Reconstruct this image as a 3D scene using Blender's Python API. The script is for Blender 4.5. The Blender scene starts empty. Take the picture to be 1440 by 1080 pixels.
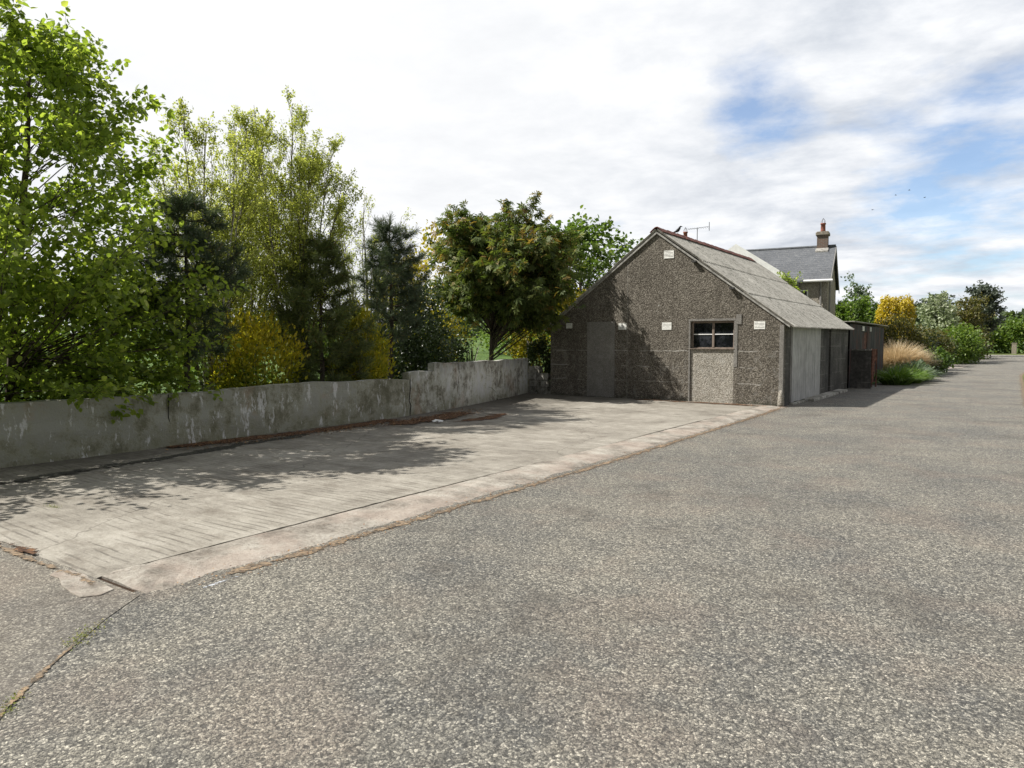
import bpy, math, random
import numpy as np
from mathutils import Vector
R = math.radians
S = bpy.context.scene
COL = S.collection
random.seed(7)
rng = np.random.default_rng(11)

# ------------------------------------------------------------------ camera
cam_d = bpy.data.cameras.new('camera')
cam = bpy.data.objects.new('camera', cam_d)
COL.objects.link(cam)
cam.location = (0, 0, 1.65)
cam.rotation_euler = (R(90 - 3.32), 0, R(34.75))
cam_d.sensor_width = 36
cam_d.lens = 25.0
cam_d.clip_end = 4000
S.camera = cam
S.view_settings.view_transform = 'Standard'
S.view_settings.look = 'None'
S.view_settings.gamma = 1
S.view_settings.exposure = 0.55
S.cycles.transparent_max_bounces = 12
S.cycles.max_bounces = 6

# ------------------------------------------------------------------ sun
SUN = Vector((-0.563, -0.35, 0.749)).normalized()
ld = bpy.data.lights.new('sun', 'SUN')
ld.energy = 5.0
ld.angle = R(0.5)
ld.color = (1.0, 0.955, 0.88)
sun = bpy.data.objects.new('sun', ld)
COL.objects.link(sun)
sun.rotation_euler = (-SUN).to_track_quat('-Z', 'Y').to_euler()


# ------------------------------------------------------------------ node helper
class T:
    def __init__(s, nt, ctr=1.5):
        s.nt = nt
        s.ctr = ctr

    def n(s, typ, **kw):
        x = s.nt.nodes.new(typ)
        for k, v in kw.items():
            setattr(x, k, v)
        return x

    def put(s, sock, v):
        if hasattr(v, 'is_output') or isinstance(v, bpy.types.NodeSocket):
            s.nt.links.new(v, sock)
        elif v is not None:
            if sock.type == 'RGBA' and not isinstance(v, (int, float)) and len(v) == 3:
                v = (*v, 1)
            elif sock.type == 'RGBA' and isinstance(v, (int, float)):
                v = (v, v, v, 1)
            sock.default_value = v

    def co(s, sc=None, kind='Object', rot=None, off=None):
        c = s.n('ShaderNodeTexCoord').outputs[kind]
        if sc is None and rot is None and off is None:
            return c
        m = s.n('ShaderNodeMapping')
        s.put(m.inputs['Vector'], c)
        if sc is not None:
            m.inputs['Scale'].default_value = sc if not isinstance(sc, (int, float)) else (sc,) * 3
        if rot:
            m.inputs['Rotation'].default_value = rot
        if off:
            m.inputs['Location'].default_value = off
        return m.outputs[0]

    def noise(s, vec, scale=1, detail=4, rough=0.55, dist=0, out='Fac'):
        x = s.n('ShaderNodeTexNoise')
        s.put(x.inputs['Vector'], vec)
        x.inputs['Scale'].default_value = scale
        x.inputs['Detail'].default_value = detail
        x.inputs['Roughness'].default_value = rough
        x.inputs['Distortion'].default_value = dist
        if out == 'Fac' and s.ctr != 1:
            return s.m('MULTIPLY_ADD', x.outputs[0], s.ctr, 0.5 - 0.5 * s.ctr, clamp=True)
        return x.outputs[out]

    def voro(s, vec, scale=1, feature='F1', out='Distance', rand=1):
        x = s.n('ShaderNodeTexVoronoi', feature=feature)
        s.put(x.inputs['Vector'], vec)
        x.inputs['Scale'].default_value = scale
        x.inputs['Randomness'].default_value = rand
        return x.outputs[out]

    def ramp(s, fac, stops):
        x = s.n('ShaderNodeValToRGB')
        s.put(x.inputs[0], fac)
        cr = x.color_ramp
        while len(cr.elements) < len(stops):
            cr.elements.new(0.5)
        for e, (p, c) in zip(cr.elements, stops):
            e.position = p
            e.color = (c, c, c, 1) if isinstance(c, (int, float)) else (*c, 1)
        return x.outputs[0]

    def mix(s, f, a, b, mode='MIX'):
        x = s.n('ShaderNodeMix', data_type='RGBA', blend_type=mode)
        s.put(x.inputs[0], f)
        s.put(x.inputs[6], a)
        s.put(x.inputs[7], b)
        return x.outputs[2]

    def m(s, op, a, b=None, c=None, clamp=False):
        x = s.n('ShaderNodeMath', operation=op, use_clamp=clamp)
        s.put(x.inputs[0], a)
        if b is not None:
            s.put(x.inputs[1], b)
        if c is not None:
            s.put(x.inputs[2], c)
        return x.outputs[0]

    def step(s, v, a, b):
        x = s.n('ShaderNodeMapRange', clamp=True)
        s.put(x.inputs['Value'], v)
        x.inputs['From Min'].default_value = a
        x.inputs['From Max'].default_value = b
        return x.outputs[0]

    def xyz(s, v):
        x = s.n('ShaderNodeSeparateXYZ')
        s.put(x.inputs[0], v)
        return x.outputs

    def bump(s, h, strength=0.5, dist=0.01, normal=None):
        x = s.n('ShaderNodeBump')
        s.put(x.inputs['Height'], h)
        x.inputs['Strength'].default_value = strength
        x.inputs['Distance'].default_value = dist
        if normal:
            s.put(x.inputs['Normal'], normal)
        return x.outputs[0]


def mat(name):
    m = bpy.data.materials.new(name)
    m.use_nodes = True
    t = T(m.node_tree)
    b = m.node_tree.nodes['Principled BSDF']
    b.inputs['Roughness'].default_value = 0.85
    b.inputs['Specular IOR Level'].default_value = 0.25
    return m, t, b


# ------------------------------------------------------------------ world: daylight sky with broken cloud
W = bpy.data.worlds.new('World')
S.world = W
W.use_nodes = True
wt = T(W.node_tree, 1)
bg = W.node_tree.nodes['Background']
bg.inputs['Strength'].default_value = 0.1
sky = wt.n('ShaderNodeTexSky', sky_type='NISHITA')
sky.sun_disc = False
sky.sun_elevation = math.asin(SUN.z)
sky.sun_rotation = R(238.1)
sky.air_density = 1.0
sky.dust_density = 0.6
sky.ozone_density = 2.0
dirv = wt.co(kind='Generated')
d = wt.xyz(dirv)
zz = wt.m('ADD', wt.m('MAXIMUM', d[2], 0.0), 0.13)
cmb = wt.n('ShaderNodeCombineXYZ')
wt.put(cmb.inputs[0], wt.m('DIVIDE', d[0], zz))
wt.put(cmb.inputs[1], wt.m('DIVIDE', d[1], zz))
cv = cmb.outputs[0]
n1 = wt.noise(cv, 0.95, 9, 0.6, 0.12)
n2 = wt.noise(cv, 3.0, 8, 0.62, 0.15)


def blob(v, c0, c1):
    dp = wt.n('ShaderNodeVectorMath', operation='DOT_PRODUCT')
    wt.put(dp.inputs[0], dirv)
    dp.inputs[1].default_value = Vector(v).normalized()
    return wt.step(dp.outputs['Value'], math.cos(R(c0)), math.cos(R(c1)))


dens = wt.m('ADD', wt.m('MULTIPLY', n1, 0.72), wt.m('MULTIPLY', n2, 0.28))
# wide openings in the cloud, given as directions in the sky
for v, c0, c1, k in (((-0.31, 1.03, 0.326), 5.5, 1, 0.2), ((-0.02, 1.2, 0.24), 10, 2, 0.17), ((-0.455, 0.912, 0.2), 4.5, 1, 0.19),
                     ((-0.124, 1.143, 0.145), 5, 1, 0.07), ((-0.78, 0.70, 0.225), 5, 1, 0.1)):
    dens = wt.m('SUBTRACT', dens, wt.m('MULTIPLY', blob(v, c0, c1), k))
dens = wt.m('ADD', dens, 0.1)
dens = wt.m('ADD', dens, wt.m('MULTIPLY', blob((-1.05, 0.75, 0.62), 40, 8), 0.2))
alpha = wt.ramp(wt.step(dens, 0.385, 0.535), [(0, 0.2), (0.5, 0.68), (1, 1.0)])
shade = wt.ramp(wt.noise(cv, 1.9, 9, 0.62, 0.15), [(0.34, (4.2, 4.5, 5.0)), (0.45, (5.25, 5.5, 5.9)), (0.55, (6.3, 6.45, 6.7)), (0.66, (7.4, 7.5, 7.55))])
shade = wt.mix(wt.m('MULTIPLY', blob((-1.05, 0.75, 0.55), 40, 6), 0.8), shade, (7.2, 7.2, 7.2))
shade = wt.mix(blob((-0.57, 0.82, 0.22), 88, 50), (2.5, 2.55, 2.65), shade)  # unseen cloud outside the view dimmed to grey, made up to weaken fill light
hz = wt.step(d[2], 0.16, 0.0)
alpha = wt.m('MAXIMUM', alpha, wt.m('MULTIPLY', hz, 0.75))
wt.put(bg.inputs['Color'], wt.mix(alpha, wt.mix(1.0, sky.outputs[0], (1.0, 1.08, 1.18), 'MULTIPLY'), shade))

# ------------------------------------------------------------------ object helpers
ORG = {}


def org(o):
    return ORG.get(o.name, Vector((0, 0, 0)))


def mesh_obj(name, V, Fc, m, parent=None, smooth=False, tint=None, uniform=None):
    V = np.asarray(V, dtype=np.float32).reshape(-1, 3)
    off = org(parent) if parent else Vector((0, 0, 0))
    V = V - np.array(off, dtype=np.float32)
    me = bpy.data.meshes.new(name)
    if uniform:
        Fa = np.asarray(Fc, dtype=np.int32).reshape(-1, uniform)
        nf = len(Fa)
        me.vertices.add(len(V))
        me.vertices.foreach_set('co', V.ravel())
        me.loops.add(nf * uniform)
        me.loops.foreach_set('vertex_index', Fa.ravel())
        me.polygons.add(nf)
        me.polygons.foreach_set('loop_start', np.arange(nf, dtype=np.int32) * uniform)
        me.update(calc_edges=True)
    else:
        me.from_pydata(V.tolist(), [], [list(map(int, f)) for f in Fc])
        me.update()
    if smooth:
        me.polygons.foreach_set('use_smooth', np.ones(len(me.polygons), dtype=bool))
    if tint is not None:
        a = me.attributes.new('tint', 'FLOAT', 'FACE')
        a.data.foreach_set('value', np.asarray(tint, dtype=np.float32))
    if m:
        for mm in (m if isinstance(m, (list, tuple)) else [m]):
            me.materials.append(mm)
    o = bpy.data.objects.new(name, me)
    COL.objects.link(o)
    if parent:
        o.parent = parent
    ORG[o.name] = off
    return o


def thing(name, label, cat, loc, group=None):
    o = bpy.data.objects.new(name, None)
    COL.objects.link(o)
    o.location = loc
    o.empty_display_size = 0.2
    ORG[o.name] = Vector(loc)
    tag(o, label, cat, group)
    return o


def tag(o, label=None, cat=None, group=None, kind=None):
    if label:
        o['label'] = label
    if cat:
        o['category'] = cat
    if group:
        o['group'] = group
    if kind:
        o['kind'] = kind
    return o


class MB:
    """collects verts and faces of one part"""

    def __init__(s):
        s.V = []
        s.F = []

    def add(s, V, Fc):
        b = len(s.V)
        s.V += [tuple(v) for v in V]
        s.F += [[i + b for i in f] for f in Fc]
        return s

    def box(s, x0, x1, y0, y1, z0, z1):
        V = [(x, y, z) for z in (z0, z1) for y in (y0, y1) for x in (x0, x1)]
        return s.add(V, [(0, 2, 3, 1), (4, 5, 7, 6), (0, 1, 5, 4), (2, 6, 7, 3), (0, 4, 6, 2), (1, 3, 7, 5)])

    def prism(s, poly, d):
        """poly: list of 3D points (planar), d: extrusion vector"""
        n = len(poly)
        d = Vector(d)
        V = [Vector(p) for p in poly] + [Vector(p) + d for p in poly]
        Fc = [list(range(n))[::-1], list(range(n, 2 * n))]
        for i in range(n):
            j = (i + 1) % n
            Fc.append((i, j, j + n, i + n))
        return s.add(V, Fc)

    def tube(s, pts, rad, n=6, cap=True):
        V, Fc = tube(pts, rad, n, cap)
        return s.add(V, Fc)

    def build(s, name, m, parent=None, smooth=False, bevel=0):
        o = mesh_obj(name, s.V, s.F, m, parent, smooth)
        if bevel:
            b = o.modifiers.new('bevel', 'BEVEL')
            b.width = bevel
            b.segments = 2
            b.limit_method = 'ANGLE'
        return o


def tube(pts, rad, n=6, cap=True):
    pts = [Vector(p) for p in pts]
    k = len(pts)
    if isinstance(rad, (int, float)):
        rad = [rad] * k
    V, Fc = [], []
    ref = Vector((0.31, 0.17, 0.93)).normalized()
    for i, p in enumerate(pts):
        tdir = (pts[min(i + 1, k - 1)] - pts[max(i - 1, 0)]).normalized()
        a = tdir.cross(ref)
        if a.length < 0.1:
            a = tdir.cross(Vector((1, 0, 0)))
        a.normalize()
        b = tdir.cross(a)
        for j in range(n):
            w = 2 * math.pi * j / n
            V.append(p + (a * math.cos(w) + b * math.sin(w)) * rad[i])
    for i in range(k - 1):
        for j in range(n):
            j2 = (j + 1) % n
            Fc.append((i * n + j, i * n + j2, (i + 1) * n + j2, (i + 1) * n + j))
    if cap:
        Fc.append(tuple(range(n))[::-1])
        Fc.append(tuple(range((k - 1) * n, k * n)))
    return V, Fc


# ------------------------------------------------------------------ materials
def simple(name, col, rough=0.8, var=0.25, scale=8, bump=0.0, spec=0.25, metal=0):
    m, t, b = mat(name)
    c = t.co()
    n = t.noise(c, scale, 5, 0.65)
    dark = tuple(x * (1 - var) for x in col)
    lite = tuple(min(1, x * (1 + var)) for x in col)
    t.put(b.inputs['Base Color'], t.ramp(n, [(0.3, dark), (0.7, lite)]))
    b.inputs['Roughness'].default_value = rough
    b.inputs['Specular IOR Level'].default_value = spec
    b.inputs['Metallic'].default_value = metal
    if bump:
        t.put(b.inputs['Normal'], t.bump(n, bump, 0.02))
    return m


def asphalt(name, fine=1.0, tone=1.0, chip=76, warm=0.0):
    m, t, b = mat(name)
    c = t.co()
    big = t.noise(c, 0.55, 5, 0.6)
    mid = t.noise(c, 2.3, 6, 0.65)
    wob = t.mix(0.12, c, t.noise(c, 45, 2, 0.5, out='Color'), 'ADD')
    sc = t.noise(c, 9, 3, 0.6)
    wob = t.mix(0.05, c, t.noise(c, 30, 4, 0.75, out='Color'), 'ADD')
    v1 = t.voro(wob, chip, out='Color')
    d1 = t.voro(wob, chip)
    v2 = t.voro(wob, chip * 2.1, out='Color')
    cell = t.xyz(v1)
    cell2 = t.xyz(v2)
    k = lambda *a: tuple(x * tone for x in a)
    chips = t.ramp(t.m('ADD', t.m('MULTIPLY', cell[0], 0.72), t.m('MULTIPLY', cell2[1], 0.28)),
                   [(0.14, k(0.03, 0.031, 0.033)), (0.36, k(0.085, 0.084, 0.08)), (0.6, k(0.16, 0.154, 0.138)), (0.76, k(0.29, 0.275, 0.24)), (0.9, k(0.5, 0.475, 0.42))])
    # exposed-aggregate areas are paler, binder-rich areas darker
    pale = t.step(t.m('ADD', t.m('MULTIPLY', big, 0.6), t.m('MULTIPLY', mid, 0.4)), 0.36, 0.62)
    base = t.mix(pale, t.mix(0.42, chips, k(0.09, 0.091, 0.091)), t.mix(0.38, chips, k(0.25, 0.232, 0.195)))
    pink = t.step(t.noise(c, 0.9, 4, 0.6), 0.5, 0.68)
    base = t.mix(t.m('MULTIPLY', pink, 0.27), base, k(0.21, 0.165, 0.135))
    dirt = t.step(t.noise(t.co(off=(7, 3, 0)), 0.7, 6, 0.7), 0.56, 0.72)
    base = t.mix(t.m('MULTIPLY', dirt, 0.55), base, k(0.085, 0.076, 0.066))
    gaps = t.step(d1, 0.4, 0.68)
    base = t.mix(t.m('MULTIPLY', gaps, 0.78), base, k(0.035, 0.035, 0.035))
    grain = t.step(t.noise(c, 19, 5, 0.8), 0.38, 0.6)
    base = t.mix(t.m('MULTIPLY', t.m('SUBTRACT', 1.0, grain), 0.55), base, t.mix(1.0, base, (0.42, 0.42, 0.42), 'MULTIPLY'))
    base = t.mix(1.0, base, (1.0, 0.99, 0.95), "MULTIPLY")
    if warm:
        base = t.mix(warm, base, k(0.16, 0.13, 0.1))
    t.put(b.inputs['Base Color'], base)
    h = t.m('ADD', t.m('MULTIPLY', t.m('SUBTRACT', 1.0, d1), 0.6), t.m('MULTIPLY', cell[1], 0.6))
    h = t.m('ADD', h, t.m('MULTIPLY', sc, 0.8))
    t.put(b.inputs['Normal'], t.bump(h, 0.9 * fine, 0.012))
    b.inputs['Roughness'].default_value = 0.8
    b.inputs['Specular IOR Level'].default_value = 0.3
    return m


M = {}
M['asphalt'] = asphalt('asphalt_chip', 1.0, 1.85)
M['drive'] = asphalt('tarmac_old', 0.6, 1.55, 80, 0.15)


def concrete_slab():
    m, t, b = mat('brushed_concrete')
    c = t.co()
    p = t.xyz(c)
    big = t.noise(c, 0.5, 6, 0.65)
    mid = t.noise(c, 3.2, 6, 0.7)
    fine = t.noise(c, 40, 4, 0.7)
    streak = t.noise(t.co((0.5, 5, 1)), 1.6, 5, 0.7)
    v = t.m('ADD', t.m('ADD', t.m('MULTIPLY', big, 0.35), t.m('MULTIPLY', mid, 0.25)), t.m('ADD', t.m('MULTIPLY', fine, 0.2), t.m('MULTIPLY', streak, 0.2)))
    base = t.ramp(v, [(0.32, (0.115, 0.104, 0.087)), (0.45, (0.225, 0.207, 0.177)), (0.55, (0.3, 0.28, 0.242)), (0.68, (0.395, 0.37, 0.327))])
    # darker, algae-stained ground in the damp strip beside the wall
    w = t.m('ADD', t.m('MULTIPLY', t.m('ADD', p[0], 10.7), -0.45), t.m('MULTIPLY', t.noise(c, 1.1, 6, 0.7), 1.6))
    damp = t.step(w, 0.05, 0.75)
    base = t.mix(t.m('MULTIPLY', damp, 0.62), base, (0.085, 0.078, 0.066))
    grit = t.step(t.voro(c, 55), 0.16, 0.05)
    base = t.mix(t.m('MULTIPLY', grit, t.step(mid, 0.42, 0.6)), base, (0.09, 0.085, 0.08))
    blot = t.step(t.noise(t.co((1, 2.2, 1), off=(5, 5, 0)), 1.8, 7, 0.75), 0.54, 0.7)
    base = t.mix(t.m('MULTIPLY', blot, 0.4), base, (0.12, 0.1, 0.078))
    # tamping ridges run across the slab, worn away in places
    y = t.m('ADD', p[1], t.m('MULTIPLY', t.noise(c, 1.1, 2), 0.05))
    y = t.m('ADD', y, t.m('MULTIPLY', p[0], 0.02))
    g = t.m('SINE', t.m('MULTIPLY', y, 2 * math.pi / 0.085))
    gl = t.step(g, 0.55, 0.95)
    worn = t.m('MULTIPLY', t.step(t.noise(c, 1.5, 4, 0.7), 0.42, 0.56), t.step(t.noise(t.co((.45, 4, 1)), 5, 4, 0.7), 0.36, 0.58))
    gl = t.m('MULTIPLY', gl, worn)
    base = t.mix(t.m('MULTIPLY', gl, 0.62), base, (0.095, 0.084, 0.07))
    # hair cracks
    ck = t.voro(t.mix(0.35, c, t.noise(c, 2.0, 4, 0.6, out='Color'), 'ADD'), 0.3, 'DISTANCE_TO_EDGE')
    ckm = t.step(ck, 0.0035, 0.0008)
    base = t.mix(t.m('MULTIPLY', ckm, 0.5), base, (0.07, 0.06, 0.05))
    t.put(b.inputs['Base Color'], base)
    h = t.m('SUBTRACT', t.m('ADD', t.m('MULTIPLY', fine, 0.5), t.m('MULTIPLY', mid, 0.6)), t.m('ADD', t.m('MULTIPLY', gl, 0.8), t.m('MULTIPLY', grit, 0.6)))
    t.put(b.inputs['Normal'], t.bump(h, 0.6, 0.014))
    b.inputs['Roughness'].default_value = 0.9
    return m


M['slab'] = concrete_slab()


def strip_concrete():
    m, t, b = mat('edge_concrete')
    c = t.co()
    mid = t.noise(c, 2.5, 6, 0.7)
    fine = t.noise(c, 35, 4, 0.7)
    pk = t.step(t.noise(c, 1.4, 4, 0.6), 0.45, 0.62)
    base = t.ramp(t.m('ADD', t.m('MULTIPLY', mid, 0.7), t.m('MULTIPLY', fine, 0.3)), [(0.32, (0.13, 0.114, 0.095)), (0.48, (0.25, 0.227, 0.195)), (0.68, (0.4, 0.375, 0.33))])
    base = t.mix(t.m('MULTIPLY', pk, 0.4), base, (0.36, 0.29, 0.245))
    pits = t.step(t.voro(c, 26), 0.2, 0.06)
    pits = t.m('MULTIPLY', pits, t.step(t.noise(c, 6, 3), 0.5, 0.6))
    base = t.mix(pits, base, (0.08, 0.075, 0.07))
    t.put(b.inputs['Base Color'], base)
    t.put(b.inputs['Normal'], t.bump(t.m('SUBTRACT', t.m('ADD', fine, mid), pits), 0.6, 0.012))
    return m


M['strip'] = strip_concrete()


def wall_concrete(name='shuttered_concrete', k=2.3, green=1.0):
    m, t, b = mat(name)
    c = t.co()
    p = t.xyz(c)
    big = t.noise(c, 0.9, 6, 0.65)
    mid = t.noise(c, 4.5, 7, 0.72)
    st = t.noise(t.co((4.5, 4.5, 0.35)), 1.5, 6, 0.7)
    fine = t.noise(c, 38, 4, 0.7)
    v = t.m('ADD', t.m('ADD', t.m('MULTIPLY', big, 0.42), t.m('MULTIPLY', mid, 0.34)), t.m('ADD', t.m('MULTIPLY', st, 0.14), t.m('MULTIPLY', fine, 0.1)))
    kk = lambda *a: tuple(min(.8, x * k) for x in a)
    v = t.m('ADD', t.m('MULTIPLY', t.m('SUBTRACT', v, 0.5), 1.2), 0.5)
    base = t.ramp(v, [(0.4, kk(0.1, 0.094, 0.082)), (0.47, kk(0.24, 0.23, 0.205)), (0.53, kk(0.37, 0.355, 0.32)), (0.6, kk(0.55, 0.53, 0.49))])
    low = t.step(t.m('ADD', p[2], t.m('MULTIPLY', mid, 0.5)), 0.75, 0.3)
    base = t.mix(t.m('MULTIPLY', t.m('MULTIPLY', low, 0.6 * green), t.step(big, 0.35, 0.6)), base, kk(0.115, 0.11, 0.06))
    # near end is the oldest pour: darker and mossier
    old = t.step(t.m('ADD', p[1], t.m('MULTIPLY', t.noise(c, 1.5, 5, 0.7), 5.0)), 9.5, 5.5)
    base = t.mix(t.m('MULTIPLY', old, 0.7 * green), base, kk(0.07, 0.07, 0.042))
    top = t.step(t.m('ADD', p[2], t.m('MULTIPLY', st, 0.5)), 1.1, 1.45)
    base = t.mix(t.m('MULTIPLY', top, 0.5), base, kk(0.06, 0.06, 0.055))
    rust = t.m('MULTIPLY', t.step(t.noise(t.co(off=(0, 0, 4)), 1.1, 4, 0.6), 0.66, 0.8), 0.35)
    base = t.mix(rust, base, kk(0.16, 0.095, 0.06))
    sp = t.step(t.noise(t.co((2.5, 2.5, 0.8), off=(3, 1, 9)), 2.2, 5, 0.75), 0.62, 0.68)
    base = t.mix(t.m('MULTIPLY', sp, 0.6), base, kk(0.55, 0.54, 0.52))
    t.put(b.inputs['Base Color'], base)
    t.put(b.inputs['Normal'], t.bump(t.m('ADD', mid, t.m('MULTIPLY', fine, 0.5)), 0.7, 0.025))
    b.inputs['Roughness'].default_value = 0.92
    return m


M['wall'] = wall_concrete()
M['block'] = wall_concrete('concrete_block', 1.2, 0.3)


def pebbledash(name, lo, mid_, hi, cell=48, lines=False, white=0.0):
    m, t, b = mat(name)
    c = t.co()
    p = t.xyz(c)
    big = t.noise(c, 0.8, 6, 0.65)
    n2 = t.noise(c, 5, 6, 0.7)
    vd = t.voro(c, cell)
    vc = t.xyz(t.voro(c, cell, out='Color'))
    v = t.m('ADD', t.m('MULTIPLY', vc[0], 0.45), t.m('ADD', t.m('MULTIPLY', big, 0.3), t.m('MULTIPLY', n2, 0.25)))
    base = t.ramp(v, [(0.26, lo), (0.5, mid_), (0.76, hi)])
    gp = t.step(vd, 0.35, 0.65)
    base = t.mix(t.m('MULTIPLY', gp, 0.6), base, tuple(x * 0.5 for x in lo))
    vs = t.noise(t.co((3, 3, 0.3)), 1.2, 5, 0.7)
    base = t.mix(t.m('MULTIPLY', t.step(vs, 0.5, 0.68), 0.4), base, lo)
    if lines:
        # lower part of the gable: blockwork joints ghosting through thin render, salts and scuffs
        zl = t.m('ADD', p[2], t.m('MULTIPLY', t.noise(c, 2.2, 4), 0.06))
        gate = t.step(p[2], 1.75, 1.45)
        salt = t.m('MULTIPLY', t.step(t.noise(t.co((1.6, 1.6, 1.1)), 2.6, 7, 0.78), 0.55, 0.66), gate)
        base = t.mix(t.m('MULTIPLY', salt, 0.5), base, (0.25, 0.24, 0.22))
        jt = None
        for z0 in (0.98, 1.42, 0.55):
            j = t.step(t.m('ABSOLUTE', t.m('SUBTRACT', zl, z0 + 0.03)), 0.018, 0.006)
            jt = j if jt is None else t.m('MAXIMUM', jt, j)
        jt = t.m('MULTIPLY', jt, t.step(t.noise(c, 1.7, 4, 0.65), 0.45, 0.6))
        base = t.mix(t.m('MULTIPLY', jt, 0.85), base, (0.4, 0.385, 0.355))
        vj = t.step(t.m('ABSOLUTE', t.m('ADD', p[0], 0.9)), 0.02, 0.008)
        base = t.mix(t.m('MULTIPLY', vj, 0.3), base, (0.3, 0.29, 0.27))
        lich = t.step(t.voro(t.co(off=(1, 2, 3)), 2.3), 0.05, 0.03)
        base = t.mix(lich, base, (0.4, 0.4, 0.38))
        foot = t.step(t.m('ADD', p[2], t.m('MULTIPLY', n2, 0.35)), 0.32, 0.14)
        base = t.mix(t.m('MULTIPLY', foot, 0.7), base, (0.06, 0.063, 0.045))
    if white:
        wh = t.step(t.noise(c, 3, 7, 0.8), 0.5, 0.66)
        base = t.mix(t.m('MULTIPLY', wh, white), base, (0.4, 0.39, 0.36))
    t.put(b.inputs['Base Color'], base)
    h = t.m('ADD', t.m('MULTIPLY', t.m('SUBTRACT', 1.0, vd), 1.0), t.m('ADD', t.m('MULTIPLY', vc[1], 0.4), t.m('MULTIPLY', n2, 0.7)))
    t.put(b.inputs['Normal'], t.bump(h, 0.8, 0.018))
    b.inputs['Roughness'].default_value = 0.95
    b.inputs['Specular IOR Level'].default_value = 0.1
    return m


M['dash'] = pebbledash('brown_pebbledash', (0.084, 0.075, 0.062), (0.192, 0.172, 0.143), (0.365, 0.335, 0.287), 42, lines=True)
M['dash_pale'] = pebbledash('pale_pebbledash', (0.24, 0.222, 0.185), (0.43, 0.4, 0.345), (0.62, 0.585, 0.525), 42, white=0.45)
M['render_grey'] = pebbledash('smooth_grey_render', (0.2, 0.19, 0.175), (0.32, 0.305, 0.28), (0.44, 0.425, 0.4), 90, white=0.3)
M['house_dash'] = pebbledash('house_roughcast', (0.31, 0.28, 0.235), (0.46, 0.42, 0.355), (0.6, 0.56, 0.48), 30)


def dark_block():
    m, t, b = mat('dark_blockwork')
    c = t.co()
    p = t.xyz(c)
    n1 = t.noise(c, 1.2, 6, 0.7)
    n2 = t.noise(c, 14, 5, 0.7)
    base = t.ramp(t.m('ADD', t.m('MULTIPLY', n1, 0.6), t.m('MULTIPLY', n2, 0.4)), [(0.35, (0.045, 0.043, 0.04)), (0.52, (0.09, 0.086, 0.078)), (0.68, (0.17, 0.16, 0.145))])
    st = t.noise(t.co((5, 5, 0.3)), 1.3, 5, 0.7)
    base = t.mix(t.m('MULTIPLY', t.step(st, 0.5, 0.66), 0.5), base, (0.05, 0.048, 0.044))
    fr = t.m('FRACT', t.m('DIVIDE', p[2], 0.44))
    j = t.m('MULTIPLY', t.step(t.m('ABSOLUTE', t.m('SUBTRACT', fr, 0.5)), 0.03, 0.015), t.step(n1, 0.45, 0.55))
    base = t.mix(t.m('MULTIPLY', j, 0.6), base, (0.24, 0.23, 0.21))
    t.put(b.inputs['Base Color'], base)
    t.put(b.inputs['Normal'], t.bump(n2, 0.6, 0.015))
    return m


M['darkblock'] = dark_block()


def roof_sheet(name, cols, moss=0.35, rows=0.0):
    m, t, b = mat(name)
    c = t.co()
    p = t.xyz(c)
    n1 = t.noise(c, 0.8, 6, 0.7)
    n2 = t.noise(c, 7, 6, 0.75)
    n3 = t.noise(t.co((1.2, 6, 1.2)), 1.5, 5, 0.7)
    base = t.ramp(t.m('ADD', t.m('MULTIPLY', n1, 0.3), t.m('ADD', t.m('MULTIPLY', n2, 0.4), t.m('MULTIPLY', n3, 0.3))), list(zip((0.34, 0.48, 0.66), cols)))
    sp = t.step(t.noise(c, 11, 5, 0.8), 0.58, 0.66)
    base = t.mix(t.m('MULTIPLY', sp, moss), base, (0.055, 0.06, 0.05))
    li = t.step(t.noise(t.co(off=(4, 4, 4)), 16, 4, 0.8), 0.62, 0.7)
    base = t.mix(t.m('MULTIPLY', li, 0.4), base, (0.5, 0.5, 0.46))
    if rows:
        f = t.m('FRACT', t.m('DIVIDE', p[2], rows))
        base = t.mix(t.m('MULTIPLY', t.step(f, 0.2, 0.05), 0.5), base, tuple(x * 0.4 for x in cols[0]))
        br = t.n('ShaderNodeTexBrick')
        t.put(br.inputs['Vector'], t.co((2.2, 2.2, 2.2)))
    t.put(b.inputs['Base Color'], base)
    t.put(b.inputs['Normal'], t.bump(n2, 0.4, 0.02))
    b.inputs['Roughness'].default_value = 0.9
    return m


M['sheet'] = roof_sheet('fibre_cement_sheet', ((0.19, 0.182, 0.165), (0.33, 0.318, 0.29), (0.48, 0.465, 0.43)), 0.75)
M['slate'] = roof_sheet('house_slate', ((0.075, 0.08, 0.09), (0.105, 0.112, 0.125), (0.15, 0.158, 0.172)), 0.12, rows=0.13)
M['ridge'] = simple('rust_red_ridge', (0.15, 0.062, 0.05), 0.85, 0.45, 6, 0.4)
M['edge'] = simple('cement_verge', (0.3, 0.29, 0.27), 0.9, 0.35, 9, 0.3)


def board(name, col, grain=(14, 14, 0.7), var=0.4, crack=0.5):
    m, t, b = mat(name)
    c = t.co(grain)
    n = t.noise(c, 1.6, 6, 0.7, 0.3)
    n2 = t.noise(t.co(), 2.5, 5, 0.7)
    k = t.m('ADD', t.m('MULTIPLY', n, 0.65), t.m('MULTIPLY', n2, 0.35))
    base = t.ramp(k, [(0.36, tuple(x * (1 - var) for x in col)), (0.5, col), (0.64, tuple(x * (1 + var * .7) for x in col))])
    pe = t.step(t.noise(t.co((20, 20, 1.5)), 1.2, 4, 0.75), 0.58, 0.66)
    base = t.mix(t.m('MULTIPLY', pe, crack), base, tuple(x * 0.4 for x in col))
    t.put(b.inputs['Base Color'], base)
    t.put(b.inputs['Normal'], t.bump(n, 0.4, 0.008))
    return m


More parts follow.
